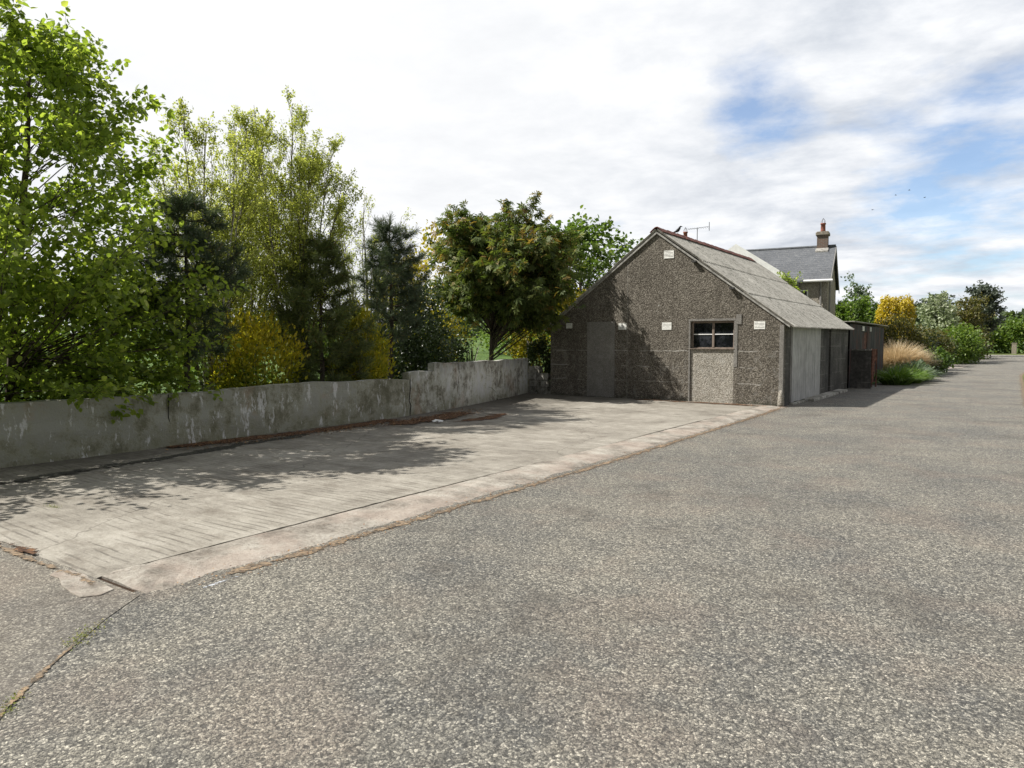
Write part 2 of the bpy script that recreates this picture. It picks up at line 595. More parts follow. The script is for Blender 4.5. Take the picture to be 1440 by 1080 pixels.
M['door'] = board('weathered_grey_board', (0.47, 0.465, 0.455), var=0.3)
M['darkboard'] = board('tarred_board', (0.055, 0.053, 0.05))
M['oldpaint'] = board('old_window_paint', (0.22, 0.18, 0.15), (9, 9, 2), 0.3, 0.6)
M['fencewood'] = board('fence_wood', (0.27, 0.25, 0.21))
M['black'] = simple('deep_interior', (0.012, 0.012, 0.012), 0.95, 0.2)
M['white'] = simple('white_paint', (0.84, 0.84, 0.83), 0.55, 0.08, 5)
M['ventw'] = simple('chalky_white_vent', (0.75, 0.75, 0.71), 0.7, 0.18, 14)
M['brick'] = None


def brick():
    m, t, b = mat('chimney_brick')
    x = t.n('ShaderNodeTexBrick')
    rot = t.co(rot=(R(90), 0, 0))
    t.put(x.inputs['Vector'], rot)
    t.put(x.inputs['Color1'], (0.2, 0.115, 0.085))
    t.put(x.inputs['Color2'], (0.13, 0.085, 0.07))
    t.put(x.inputs['Mortar'], (0.25, 0.23, 0.2))
    x.inputs['Scale'].default_value = 1
    x.inputs['Brick Width'].default_value = 0.225
    x.inputs['Row Height'].default_value = 0.075
    x.inputs['Mortar Size'].default_value = 0.01
    n = t.noise(t.co(), 9, 5, 0.7)
    t.put(b.inputs['Base Color'], t.mix(t.m('MULTIPLY', n, 0.6), x.outputs[0], (0.1, 0.085, 0.075)))
    t.put(b.inputs['Normal'], t.bump(x.outputs['Fac'], -0.4, 0.01))
    return m


M['brick'] = brick()
M['pot'] = simple('terracotta_pot', (0.24, 0.095, 0.07), 0.8, 0.25)
M['stone'] = simple('cast_stone', (0.25, 0.22, 0.18), 0.9, 0.3, 9, 0.2)
M['pipe'] = simple('grey_pipe', (0.26, 0.25, 0.24), 0.6, 0.15)
M['rust'] = simple('rusty_iron', (0.13, 0.06, 0.042), 0.85, 0.6, 9, 0.5)
M['iron'] = simple('aerial_metal', (0.16, 0.16, 0.17), 0.5, 0.2, metal=0.6)
M['crow'] = simple('black_feather', (0.015, 0.015, 0.018), 0.6, 0.3)
M['blue'] = simple('blue_plastic', (0.06, 0.2, 0.35), 0.5, 0.2)


def tin():
    m, t, b = mat('tarred_corrugated_iron')
    n = t.noise(t.co((1, 1, 0.25)), 2.0, 6, 0.7)
    rs = t.step(t.noise(t.co((1, 1, 0.3), off=(0, 5, 0)), 1.3, 6, 0.7), 0.5, 0.62)
    base = t.ramp(n, [(0.35, (0.035, 0.036, 0.04)), (0.65, (0.085, 0.084, 0.085))])
    base = t.mix(t.m('MULTIPLY', rs, 0.65), base, (0.12, 0.05, 0.04))
    t.put(b.inputs['Base Color'], base)
    b.inputs['Roughness'].default_value = 0.6
    return m


M['tin'] = tin()


def glass():
    m, t, b = mat('dusty_dark_glass')
    n = t.noise(t.co(), 4, 5, 0.7)
    t.put(b.inputs['Base Color'], t.ramp(n, [(0.4, (0.006, 0.007, 0.009)), (0.7, (0.03, 0.033, 0.04))]))
    t.put(b.inputs['Roughness'], t.ramp(n, [(0.35, 0.12), (0.7, 0.35)]))
    b.inputs['Specular IOR Level'].default_value = 0.5
    return m


M['glass'] = glass()


def grass_ground(name, c0, c1, c2, sc=1.0):
    m, t, b = mat(name)
    c = t.co()
    n1 = t.noise(c, 0.07 * sc, 6, 0.65)
    n2 = t.noise(c, 1.3 * sc, 6, 0.75)
    n3 = t.noise(c, 14 * sc, 4, 0.75)
    v = t.m('ADD', t.m('MULTIPLY', n1, 0.4), t.m('ADD', t.m('MULTIPLY', n2, 0.3), t.m('MULTIPLY', n3, 0.3)))
    t.put(b.inputs['Base Color'], t.ramp(v, [(0.36, c0), (0.5, c1), (0.64, c2)]))
    t.put(b.inputs['Normal'], t.bump(t.m('ADD', n2, n3), 0.9, 0.08))
    return m


M['grass'] = grass_ground('meadow_grass', (0.045, 0.085, 0.018), (0.085, 0.15, 0.03), (0.14, 0.2, 0.05))
M['verge'] = grass_ground('rough_verge', (0.08, 0.12, 0.028), (0.16, 0.21, 0.055), (0.27, 0.28, 0.11), 2)
M['soil'] = grass_ground('brown_soil', (0.04, 0.025, 0.015), (0.09, 0.055, 0.035), (0.16, 0.1, 0.06), 5)


def litter(name, th, cols, scale=3.0):
    """leaf mould lying in ragged patches: the gaps are real gaps"""
    m, t, b = mat(name)
    c = t.co()
    n = t.noise(c, scale, 8, 0.75)
    n2 = t.noise(c, 45, 4, 0.8)
    f = t.voro(c, 34, out='Color')
    t.put(b.inputs['Base Color'], t.ramp(t.m('ADD', t.m('MULTIPLY', t.xyz(f)[0], 0.5), t.m('MULTIPLY', n2, 0.5)), list(zip((0.25, 0.5, 0.78), cols))))
    t.put(b.inputs['Normal'], t.bump(n2, 0.7, 0.012))
    at = t.n('ShaderNodeAttribute', attribute_name='edge')
    rag = t.m('ADD', t.m('MULTIPLY', n, 0.7), t.m('MULTIPLY', t.noise(c, scale * 5, 5, 0.8), 0.3))
    a = t.step(t.m('ADD', rag, t.m('MULTIPLY', t.m('SUBTRACT', at.outputs['Fac'], 0.62), 0.5)), th, th + 0.05)
    t.put(b.inputs['Alpha'], a)
    return m


BR = ((0.035, 0.02, 0.013), (0.105, 0.055, 0.032), (0.24, 0.125, 0.06))
M['litter'] = litter('leaf_litter', 0.45, BR)
M['grit'] = litter('roadside_grit', 0.57, ((0.1, 0.082, 0.062), (0.2, 0.155, 0.11), (0.33, 0.24, 0.155)), 4)
M['paint'] = litter('worn_white_paint', 0.56, ((0.36, 0.38, 0.41), (0.5, 0.53, 0.57), (0.68, 0.71, 0.75)), 16)
M['damp'] = litter('damp_moss_stain', 0.5, ((0.03, 0.03, 0.026), (0.055, 0.053, 0.045), (0.09, 0.086, 0.07)), 2.2)


def bark(name, lo, hi, band=0.0):
    m, t, b = mat(name)
    n = t.noise(t.co((6, 6, 1.2)), 3, 6, 0.7)
    base = t.ramp(n, [(0.35, lo), (0.65, hi)])
    if band:
        k = t.noise(t.co((1.5, 1.5, 9)), 2, 4, 0.7)
        base = t.mix(t.step(k, 0.55, 0.62), base, (0.05, 0.045, 0.04))
    t.put(b.inputs['Base Color'], base)
    t.put(b.inputs['Normal'], t.bump(n, 0.6, 0.01))
    return m


M['bark'] = bark('dark_bark', (0.035, 0.028, 0.022), (0.11, 0.09, 0.07))
M['birchbark'] = bark('birch_bark', (0.26, 0.24, 0.21), (0.55, 0.53, 0.49), 1)
M['twig'] = bark('brown_twig', (0.06, 0.045, 0.03), (0.14, 0.105, 0.07))


def leafmat(name, cols, trans=0.45, rough=0.45, spec=0.35, tcol=None):
    """thin two-sided leaf: diffuse, sheen and light passing through; 'tint' differs leaf by leaf"""
    m, t, b = mat(name)
    at = t.n('ShaderNodeAttribute', attribute_name='tint')
    ps = [i / (len(cols) - 1) for i in range(len(cols))]
    col = t.ramp(at.outputs['Fac'], list(zip(ps, cols)))
    t.put(b.inputs['Base Color'], col)
    b.inputs['Roughness'].default_value = rough
    b.inputs['Specular IOR Level'].default_value = spec
    tr = t.n('ShaderNodeBsdfTranslucent')
    t.put(tr.inputs['Color'], t.mix(1.0, col, tcol or (1.5, 1.6, 0.7), 'MULTIPLY'))
    mx = t.n('ShaderNodeMixShader')
    mx.inputs[0].default_value = trans
    t.put(mx.inputs[1], b.outputs[0])
    t.put(mx.inputs[2], tr.outputs[0])
    t.put(m.node_tree.nodes['Material Output'].inputs[0], mx.outputs[0])
    return m


L = {}
L['lime'] = leafmat('lime_leaf', [(0.105, 0.155, 0.03), (0.18, 0.25, 0.046), (0.255, 0.325, 0.064), (0.38, 0.43, 0.11)], 0.58, tcol=(1.65, 1.65, 0.85))
L['birch'] = leafmat('birch_leaf', [(0.19, 0.225, 0.055), (0.29, 0.33, 0.085), (0.38, 0.41, 0.115), (0.5, 0.5, 0.18)], 0.58, tcol=(1.5, 1.5, 0.9))
L['pine'] = leafmat('pine_needle', [(0.045, 0.068, 0.044), (0.075, 0.105, 0.064), (0.115, 0.15, 0.088), (0.2, 0.13, 0.06)], 0.15, 0.4)
L['pineg'] = leafmat('green_pine_needle', [(0.07, 0.092, 0.036), (0.115, 0.145, 0.052), (0.17, 0.2, 0.07), (0.28, 0.18, 0.07)], 0.18, 0.4)
L['maple'] = leafmat('maple_leaf', [(0.05, 0.075, 0.024), (0.095, 0.13, 0.038), (0.165, 0.19, 0.058), (0.26, 0.165, 0.06), (0.32, 0.235, 0.065)], 0.35, 0.55, 0.25)
L['mid'] = leafmat('mid_green_leaf', [(0.045, 0.085, 0.018), (0.09, 0.15, 0.027), (0.145, 0.215, 0.04), (0.21, 0.26, 0.065)], 0.35)
L['dark'] = leafmat('dark_evergreen_leaf', [(0.022, 0.038, 0.016), (0.042, 0.066, 0.024), (0.068, 0.1, 0.036), (0.115, 0.14, 0.05)], 0.2, 0.35, 0.5)
L['gold'] = leafmat('golden_leaf', [(0.16, 0.14, 0.015), (0.3, 0.25, 0.02), (0.42, 0.34, 0.03), (0.5, 0.42, 0.06)], 0.4)
L['golddeep'] = leafmat('deep_golden_spray', [(0.22, 0.155, 0.016), (0.4, 0.3, 0.024), (0.54, 0.42, 0.04), (0.64, 0.52, 0.08)], 0.3)
L['goldgreen'] = leafmat('gold_green_spray', [(0.12, 0.14, 0.022), (0.24, 0.25, 0.032), (0.4, 0.36, 0.04), (0.56, 0.45, 0.05)], 0.5)
L['grey'] = leafmat('blue_grey_leaf', [(0.045, 0.062, 0.042), (0.08, 0.1, 0.075), (0.12, 0.145, 0.11), (0.2, 0.22, 0.18)], 0.25, tcol=(1.2, 1.2, 1.0))
L['pale'] = leafmat('pale_blossom_leaf', [(0.12, 0.17, 0.07), (0.26, 0.31, 0.17), (0.42, 0.46, 0.33), (0.6, 0.62, 0.52)], 0.35, tcol=(1.1, 1.1, 0.9))
L['bronze'] = leafmat('bronze_green_leaf', [(0.055, 0.06, 0.018), (0.1, 0.1, 0.03), (0.155, 0.14, 0.045), (0.22, 0.17, 0.07)], 0.3)
L['straw'] = leafmat('dry_straw_blade', [(0.36, 0.26, 0.15), (0.58, 0.48, 0.33), (0.72, 0.62, 0.45), (0.8, 0.73, 0.57)], 0.3, tcol=(1.1, 1.0, 0.8))
L['strap'] = leafmat('fresh_strap_leaf', [(0.06, 0.115, 0.022), (0.11, 0.19, 0.038), (0.17, 0.26, 0.06), (0.27, 0.34, 0.12)], 0.35)
L['silver'] = leafmat('silver_green_leaf', [(0.06, 0.1, 0.05), (0.11, 0.16, 0.09), (0.19, 0.24, 0.15), (0.3, 0.34, 0.24)], 0.3, tcol=(1.2, 1.3, 0.9))
L['sword'] = leafmat('sword_leaf', [(0.03, 0.05, 0.02), (0.06, 0.085, 0.035), (0.11, 0.135, 0.06), (0.2, 0.21, 0.11)], 0.2, 0.3, 0.5)
L['farwood'] = leafmat('far_wood_leaf', [(0.05, 0.072, 0.045), (0.08, 0.11, 0.06), (0.115, 0.15, 0.07), (0.16, 0.19, 0.09)], 0.2)
L['drylit'] = leafmat('fallen_leaf', [(0.06, 0.03, 0.018), (0.13, 0.065, 0.03), (0.24, 0.13, 0.055), (0.36, 0.22, 0.1)], 0.1, tcol=(1, 1, 1))
L['moss'] = leafmat('moss_blade', [(0.07, 0.09, 0.015), (0.12, 0.16, 0.02), (0.2, 0.22, 0.03), (0.24, 0.2, 0.05)], 0.3)

# ------------------------------------------------------------------ foliage builders
SH = {  # leaf outlines: (side, along, up) and quads
    'leaf': (np.array([(0, 0, 0), (-.36, .3, .09), (-.3, .7, .07), (0, 1.05, -.06), (.3, .7, .07), (.36, .3, .09)], float), [(0, 1, 2, 3), (0, 3, 4, 5)]),
    'kite': (np.array([(0, 0, 0), (-.3, .45, .06), (0, 1, 0), (.3, .45, .06)], float), [(0, 1, 2, 3)]),
    'palm': None,
    'blade': (np.array([(-.035, 0, 0), (.035, 0, 0), (.022, .6, .03), (-.022, .6, .03), (0, 1, -.02), (0, 1, -.02)], float), [(0, 1, 2, 3), (3, 2, 4, 5)]),
    'needle': (np.array([(-.024, 0, 0), (.024, 0, 0), (.02, 1, -.04), (-.02, 1, -.04)], float), [(0, 1, 2, 3)]),
    'spray': (np.array([(-.05, 0, 0), (-.22, .45, .05), (0, 1, -.05), (.22, .45, .05)], float), [(0, 1, 2, 3)]),
}
_v, _f = [(0, 0, 0)], []
for _a, _l in ((-80, .62), (-40, .92), (0, 1.08), (40, .92), (80, .62)):
    _b = len(_v)
    for _da, _k in ((-15, .55), (0, 1), (15, .55)):
        w_ = R(_a + _da)
        _v.append((math.sin(w_) * _l * _k, math.cos(w_) * _l * _k, -.1 * _k if _da == 0 else .02))
    _f.append((0, _b, _b + 1, _b + 2))
SH['palm'] = (np.array(_v, float), _f)


def unit(a):
    return a / np.maximum(np.linalg.norm(a, axis=1, keepdims=True), 1e-9)


def leaves(name, P, D, N, size, m, parent, shape='leaf', tint=None):
    P = np.asarray(P, float)
    D = unit(np.asarray(D, float))
    N = np.asarray(N, float)
    Sd = unit(np.cross(D, N))
    N = np.cross(Sd, D)
    tv, tf = SH[shape]
    n, k = len(P), len(tv)
    size = np.broadcast_to(np.asarray(size, float), (n,))[:, None, None]
    V = P[:, None, :] + size * (tv[None, :, 0:1] * Sd[:, None, :] + tv[None, :, 1:2] * D[:, None, :] + tv[None, :, 2:3] * N[:, None, :])
    q = np.array(tf)
    Fc = (np.arange(n)[:, None, None] * k + q[None]).reshape(-1, 4)
    if tint is None:
        tint = rng.random(n)
    return mesh_obj(name, V.reshape(-1, 3), Fc, m, parent, tint=np.repeat(np.clip(tint, 0, 1), len(tf)), uniform=4)


def rnd(n):
    return unit(rng.normal(size=(n, 3)))


def bez(a, b, c, k):
    a, b, c = Vector(a), Vector(b), Vector(c)
    return [a * (1 - t) ** 2 + b * 2 * t * (1 - t) + c * t * t for t in [i / (k - 1) for i in range(k)]]


def tree(name, label, loc, h, clumps, leaf, size, per, bk, r0=0.09, up=0.3, droop=0.25, twigs=7, shape='leaf', lean=(0, 0), stems=1,
         cat='tree', group=None, tintf=None, fork=0.35, twr=0.006, spread=0.0, flat=0.35, limb=1.0, leaders=None):
    """trunk with limbs reaching every clump of the crown, twigs inside each clump, leaves along the twigs"""
    th = thing(name, label, cat, loc, group)
    o = Vector(loc)
    tr, br = MB(), MB()
    tops = []
    if leaders:
        for li, (lx, ly, lz) in enumerate(leaders):
            e = o + Vector((lx, ly, lz))
            pts = bez(o + Vector((lx * .06, ly * .06, 0)), o + Vector((lx * .45, ly * .45, lz * .5)), e, 9)
            for q in pts[2:]:
                q += Vector((random.gauss(0, .025), random.gauss(0, .025), 0))
            tops.append(pts)
            rr = r0 * (1 if li == 0 else .62)
            tr.tube(pts, [rr * (1 - .93 * i / 8) + .003 for i in range(9)], 7)
    for s in range(0 if leaders else stems):
        w = random.random() * 6.28
        sp = Vector((math.cos(w), math.sin(w), 0)) * spread * (1 if stems > 1 else 0)
        k = 9
        pts, wob = [], Vector((0, 0, 0))
        for i in range(k):
            t = i / (k - 1)
            wob += Vector((random.gauss(0, .03), random.gauss(0, .03), 0)) * h * 0.12
            pts.append(o + Vector((lean[0] * t, lean[1] * t, t * h * 0.93 * (1 if s == 0 else random.uniform(.72, .96)))) + wob * t + sp * (0.15 + t))
        tops.append(pts)
        rr = r0 * (1 if s == 0 else 0.75)
        tr.tube(pts, [rr * (1.25 if i == 0 else 1) * (1 - 0.93 * i / (k - 1)) + 0.004 for i in range(k)], 8)
    P, D, TT = [], [], []
    for (cx, cy, cz, cr) in clumps:
        c = o + Vector((cx, cy, cz))
        pts = min(tops, key=lambda q: min((Vector(p) - c).length for p in q))
        hd = math.hypot(cx - (pts[4].x - o.x), cy - (pts[4].y - o.y))
        if leaders:
            hd = min((Vector(p) - c).length for p in pts)
        tz = max(h * random.uniform(.1, .22), min(cz - hd * (0.55 + up * 0.6), cz * 0.93, h * 0.86))
        if leaders:
            tz = max(cz - .25 - hd * .9, .35)
            t = min(.97, tz / (pts[-1].z - o.z)) * (len(pts) - 1)
        else:
            t = tz / (h * 0.93) * (len(pts) - 1)
        i = min(int(t), len(pts) - 2)
        a = pts[i].lerp(pts[i + 1], t - i)
        mid = a.lerp(c, 0.5) + Vector((random.gauss(0, .12), random.gauss(0, .12), random.uniform(-.02, .18))) * min(1, hd * .5 + .1)
        L_ = (c - a).length
        rb = max(0.006, min(0.35 * r0, 0.012 + 0.012 * L_) * (1 - 0.6 * tz / h) * limb)
        bp = bez(a, mid, c, 6)
        br.tube(bp, [rb * (1 - .75 * j / 5) for j in range(6)], 5, False)
        for q in range(twigs):
            u = random.uniform(0.45, 1.0)
            j = u * 5
            i0 = min(int(j), 4)
            s0 = bp[i0].lerp(bp[i0 + 1], j - i0)
            dv = Vector((random.gauss(0, 1), random.gauss(0, 1), random.gauss(0, 1) * (1 - flat) + up)).normalized()
            ln = cr * random.uniform(0.55, 1.15)
            e = c + dv * ln
            m1 = s0.lerp(e, 0.55) + Vector((0, 0, ln * 0.12))
            tp = bez(s0, m1, e, 5)
            br.tube(tp, [twr, twr * .8, twr * .6, twr * .5, twr * .3], 3, False)
            nl = max(2, int(per / twigs * random.uniform(.7, 1.3)))
            tt = rng.random(nl) ** 0.7
            A = np.array([tuple(p) for p in tp])
            ti = np.minimum((tt * 4).astype(int), 3)
            fr = (tt * 4 - ti)[:, None]
            pos = A[ti] * (1 - fr) + A[ti + 1] * fr
            dr = A[ti + 1] - A[ti]
            pos = pos + rng.normal(size=(nl, 3)) * cr * 0.11
            P.append(pos)
            D.append(unit(dr) * 0.8 + rnd(nl) * 0.9 + np.array([0, 0, -droop]))
            TT.append(np.clip(rng.normal(0.42, 0.22, nl) + (tt - .5) * .15, 0, 1))
    P, D, TT = np.vstack(P), np.vstack(D), np.concatenate(TT)
    if tintf is not None:
        TT = tintf(P - np.array(loc), TT)
    N = rnd(len(P)) * 0.9 + np.array([0, 0, 1.0])
    tr.build('trunk', bk, th, True)
    br.build('branches', M['twig'] if bk is not M['bark'] else bk, th, True)
    leaves('crown', P, D, N, size * rng.uniform(.7, 1.25, len(P)), leaf, th, shape, TT)
    return th


def crown_clumps(n, centre, rad, cr, lump=0.25, shell=0.55, zmin=None, seed=0):
    g = np.random.default_rng(seed)
    d = unit(g.normal(size=(n, 3)))
    r = (shell + (1 - shell) * g.random(n)) * (1 + lump * g.normal(size=n) * .6)
    P = np.array(centre) + d * r[:, None] * np.array(rad)
    out = []
    for p in P:
        if zmin is not None and p[2] < zmin:
            p[2] = zmin + g.random() * 0.3
        out.append((p[0], p[1], p[2], cr * g.uniform(.75, 1.3)))
    return out


def bush(name, label, loc, rad, n, leaf, size, cat='shrub', shape='leaf', clumps=40, up=0.3, group=None, shell=0.5, cr=0.3, base=0.0, tmean=0.42, stems=9, taper=0.0, flop=0.3, tintf=None):
    """many-stemmed plant: leaf clumps spread through a lumpy volume, a stem running to each big clump"""
    th = thing(name, label, cat, loc, group)
    rx, ry, rz = rad
    d = unit(rng.normal(size=(clumps, 3)))
    r = shell + (1 - shell) * rng.random(clumps) ** .7
    C = d * r[:, None] * np.array([rx, ry, rz * .5]) + np.array([0, 0, base + rz * .5])
    if taper:
        f = 1 - taper * np.clip((C[:, 2] - base) / rz, 0, 1)
        C[:, 0] *= f
        C[:, 1] *= f
    st = MB()
    for i in rng.choice(clumps, min(stems, clumps), replace=False):
        c = C[i]
        a = Vector((c[0] * .15, c[1] * .15, 0)) + Vector(loc)
        e = Vector(c) + Vector(loc)
        st.tube(bez(a, (a.x * .4 + e.x * .6, a.y * .4 + e.y * .6, a.z * .6 + e.z * .4), e, 5), [.014, .012, .009, .006, .003], 4, False)
    st.build('stem', M['twig'], th, True)
    w = rng.random(clumps) ** .5 + .3
    idx = rng.choice(clumps, n, p=w / w.sum())
    ct = rng.normal(0, .1, clumps)
    off = rng.normal(size=(n, 3)) * (cr * .5) * np.array([min(1, rx), min(1, ry), min(1, rz)])
    P = C[idx] + off
    P[:, 2] = np.maximum(P[:, 2], 0.03)
    out = unit(P - np.array([0, 0, base + rz * .4]))
    D = out * .6 + rnd(n) * .9 + np.array([0, 0, up])
    N = rnd(n) * .9 + np.array([0, 0, 1]) + out * .3
    tt = np.clip(rng.normal(tmean, .2, n) + ct[idx], 0, 1)
    if tintf is not None:
        tt = tintf(P, tt)
    leaves('foliage', P + np.array(loc), D, N, size * rng.uniform(.65, 1.3, n), leaf, th, shape, tt)
    return th


def pine(name, label, loc, h, wid, leaf, seed, low=0.28, group=None, needle=0.12, lean=(0, 0), shoots=1.0):
    g = random.Random(seed)
    th = thing(name, label, 'pine tree', loc, group)
    o = Vector(loc)
    tr, br = MB(), MB()
    k = 8
    tp = [o + Vector((lean[0] * i / 7 + g.gauss(0, .02), lean[1] * i / 7 + g.gauss(0, .02), h * i / 7)) for i in range(k)]
    tr.tube(tp, [0.075 * (1 - .88 * i / 7) * h / 4 for i in range(k)], 8)
    tips = [(tp[-1], Vector((0, 0, 1)), 1.0)]
    z = low * h
    while z < h * .97:
        t = z / h * 7
        i = min(int(t), 6)
        c = tp[i].lerp(tp[i + 1], t - i)
        rel = (z - low * h) / (h - low * h)
        ln0 = wid * (0.5 + .5 * min(1, rel * 3)) * (1 - rel) ** .7 + 0.12
        nb = g.randint(4, 6)
        w0 = g.random() * 6.28
        for b in range(nb):
            w = w0 + b * 6.28 / nb + g.gauss(0, .3)
            ln = ln0 * g.uniform(.65, 1.2)
            hd = Vector((math.cos(w), math.sin(w), 0))
            e = c + hd * ln + Vector((0, 0, ln * g.uniform(.05, .5)))
            mid = c + hd * ln * .55 + Vector((0, 0, -ln * .06))
            bp = bez(c, mid, e, 5)
            br.tube(bp, [.014, .012, .01, .007, .005], 4, False)
            tips.append((bp[-1], (bp[-1] - bp[-2]).normalized() + Vector((0, 0, .35)), 1))
            for q in range(int((3 + ln * 7) * shoots)):
                u = g.uniform(.3, 1) * 4
                i0 = min(int(u), 3)
                s0 = bp[i0].lerp(bp[i0 + 1], u - i0)
                sd = (Vector((g.gauss(0, 1), g.gauss(0, 1), g.gauss(.25, .6))).normalized() * .8 + hd * .5).normalized()
                e2 = s0 + sd * g.uniform(.08, .28)
                br.tube([s0, e2], [.005, .003], 3, False)
                tips.append((e2, sd + Vector((0, 0, .2)), g.uniform(.7, 1.1)))
        z += g.uniform(.2, .33) * (1.1 - .4 * rel)
    P, D, Sz = [], [], []
    for p, dv, sc in tips:
        n = 60
        dv = np.array(dv.normalized())
        s = rng.random(n) * .2
        P.append(np.array(p) - dv * s[:, None] + rng.normal(size=(n, 3)) * .01)
        D.append(dv * .85 + rnd(n) * .85 + np.array([0, 0, -.08]))
        Sz.append(np.full(n, sc) * rng.uniform(.7, 1.2, n))
    P, D, Sz = np.vstack(P), np.vstack(D), np.concatenate(Sz)
    tr.build('trunk', M['bark'], th, True)
    br.build('branches', M['bark'], th, True)
    tint = np.clip(rng.normal(.38, .16, len(P)), 0, .8)
    dead = rng.random(len(P)) < .025
    tint[dead] = 1
    leaves('needles', P, D, rnd(len(P)), needle * Sz * 1.12, leaf, th, 'needle', tint)
    return th


# ------------------------------------------------------------------ ground
def sheet(name, poly, z, m, kind='structure', step=None):
    o = mesh_obj(name, [(x, y, z) for x, y in poly], [list(range(len(poly)))], m)
    return tag(o, kind=kind)


def grid(name, xs, ys, fz, m, kind='structure', fx=None):
    nx, ny = len(xs), len(ys)
    V = []
    for j, y in enumerate(ys):
        for i, x in enumerate(xs):
            X = fx(i, x, y) if fx else x
            V.append((X, y, fz(X, y)))
    Fc = [(j * nx + i, j * nx + i + 1, (j + 1) * nx + i + 1, (j + 1) * nx + i) for j in range(ny - 1) for i in range(nx - 1)]
    o = mesh_obj(name, V, Fc, m, smooth=True)
    return tag(o, kind=kind)


def hill(x, y):
    a = max(0.0, min(1.0, (-x - 15) / 55.0)) * max(0, min(1, (y - 5) / 40))
    a = a * a * (3 - 2 * a)
    b = max(0.0, min(1.0, (y - 128) / 120.0))
    b = b * b * (3 - 2 * b)
    return -0.03 + a * 2.4 + b * 5.0


xs = [-900, -500, -300, -200, -140, -100, -80, -65, -52, -42, -34, -27, -21, -16, -12, -8, -4, 0, 5, 12, 22, 40, 80, 150, 300, 900]
ys = [-300, -100, -30, 0, 5, 10, 15, 20, 26, 33, 40, 50, 62, 76, 92, 110, 122, 132, 145, 165, 190, 220, 260, 330, 500, 1500]
grid('ground', xs, ys, hill, M['grass'])

lane = [(-4.7, -8), (-4.7, 28.9), (-4.2, 33), (-3.55, 40), (-3.1, 52), (-2.9, 66), (-2.8, 90), (-3.2, 108), (-7, 114), (-7, 118.6), (16, 119.4), (14, 112), (9, 110),
        (9, 104), (9, 66), (2.6, 60), (1.2, 52), (.72, 44), (.56, 25), (.6, 15), (1.2, 5), (1.6, -8)]
sheet('road', lane, 0.0, M['asphalt'])
sheet('driveway', [(-4.6, 2.36), (-4.37, 2.04), (-3.98, 1.6), (-3.62, 1.23), (-3.1, .72), (-2.4, -.2), (-2.0, -8), (-40, -8), (-40, 2.36)], 0.004, M['drive'])
yard = [(-11.2, 2.3), (-4.5, 2.3), (-4.5, 19.6), (-13.2, 19.9), (-12.6, 18), (-11.4, 13.5)]
sheet('yard_base', [(x, y) for x, y in yard], -0.008, M['soil'])
# right-hand verge with dead leaves at the road edge
sheet('verge', [(1.5, -8), (40, -8), (40, 118), (8.9, 104), (8.9, 66), (2.5, 60), (1.1, 52), (.66, 44), (.5, 25), (.55, 15), (1.1, 5)], 0.008, M['verge'])
sheet('verge_far', [(-12, 118.2), (30, 119.4), (40, 150), (-30, 150)], 0.03, M['verge'])


def wallx(y):
    """face line of the boundary wall: straight, then bending away to the left"""
    pts = [(-6, -10.7), (4, -10.74), (8, -10.78), (11, -10.82), (13, -11.12), (15, -11.58), (17, -12.1), (19.6, -12.85)]
    for (a, xa), (b, xb) in zip(pts, pts[1:]):
        if y <= b:
            return xa + (xb - xa) * (y - a) / (b - a)
    return pts[-1][1]


# concrete slab
ys_ = list(np.linspace(2.37, 19.12, 120))
xs_ = list(np.linspace(0, 1, 40))
g_ = np.random.default_rng(3)
ej = np.cumsum(g_.normal(0, .006, 140))
ej -= np.linspace(0, ej[-1], 140)
sl = MB()
V = []
for j, y in enumerate(ys_):
    xl = wallx(y) + 0.02
    for i, u in enumerate(xs_):
        X = xl + (-5.19 - xl) * u
        Y = y + (g_.normal(0, .018) if j == 0 else 0)
        V.append((X, Y, (0.004 if j == 0 else 0.024) + 0.006 * math.sin(X * 1.7 + Y * .8) + g_.normal(0, .0012)))
nx = len(xs_)
Fc = [(j * nx + i, j * nx + i + 1, (j + 1) * nx + i + 1, (j + 1) * nx + i) for j in range(len(ys_) - 1) for i in range(nx - 1)]
b0 = len(V)
for i in range(nx):  # near and right-hand edge of the slab
    V.append((V[i][0], V[i][1], -0.01))
Fc += [(i + 1, i, b0 + i, b0 + i + 1) for i in range(nx - 1)]
b1 = len(V)
for j in range(len(ys_)):
    k = j * nx + nx - 1
    V.append((V[k][0], V[k][1], -0.01))
Fc += [((j + 1) * nx + nx - 1, j * nx + nx - 1, b1 + j, b1 + j + 1) for j in range(len(ys_) - 1)]
tag(mesh_obj('concrete_slab', V, Fc, M['slab']), kind='structure')

# edge strip: a separate narrow pour along the road with a chipped outer edge
V, Fc = [], []
ys2 = list(np.linspace(2.4, 18.95, 200))
jj = np.convolve(g_.normal(0, .006, 220), np.ones(3) / 3, 'same')
w1 = np.convolve(g_.normal(0, .05, 220), np.ones(6) / 6, 'same')
for j, y in enumerate(ys2):
    e = -4.66 + w1[j] - 0.02 * (y / 19)
    zz = (.006 if j == 0 else 0.022) + g_.normal(0, .002)
    prof = [(-5.184 + jj[j], -0.01), (-5.182 + jj[j], zz - .002), (-5.165, zz), (-4.95, zz + .002), (e - .1, zz - .008), (e - .01, 0.009 + g_.normal(0, .004)), (e + .11, -0.004)]
    V += [(x, y, z) for x, z in prof]
k = 7
Fc = [(j * k + i, (j + 1) * k + i, (j + 1) * k + i + 1, j * k + i + 1) for j in range(len(ys2) - 1) for i in range(k - 1)]
Fc += [tuple(range(k))]
tag(mesh_obj('edge_strip', V, [f[::-1] for f in Fc], M['strip']), kind='structure')

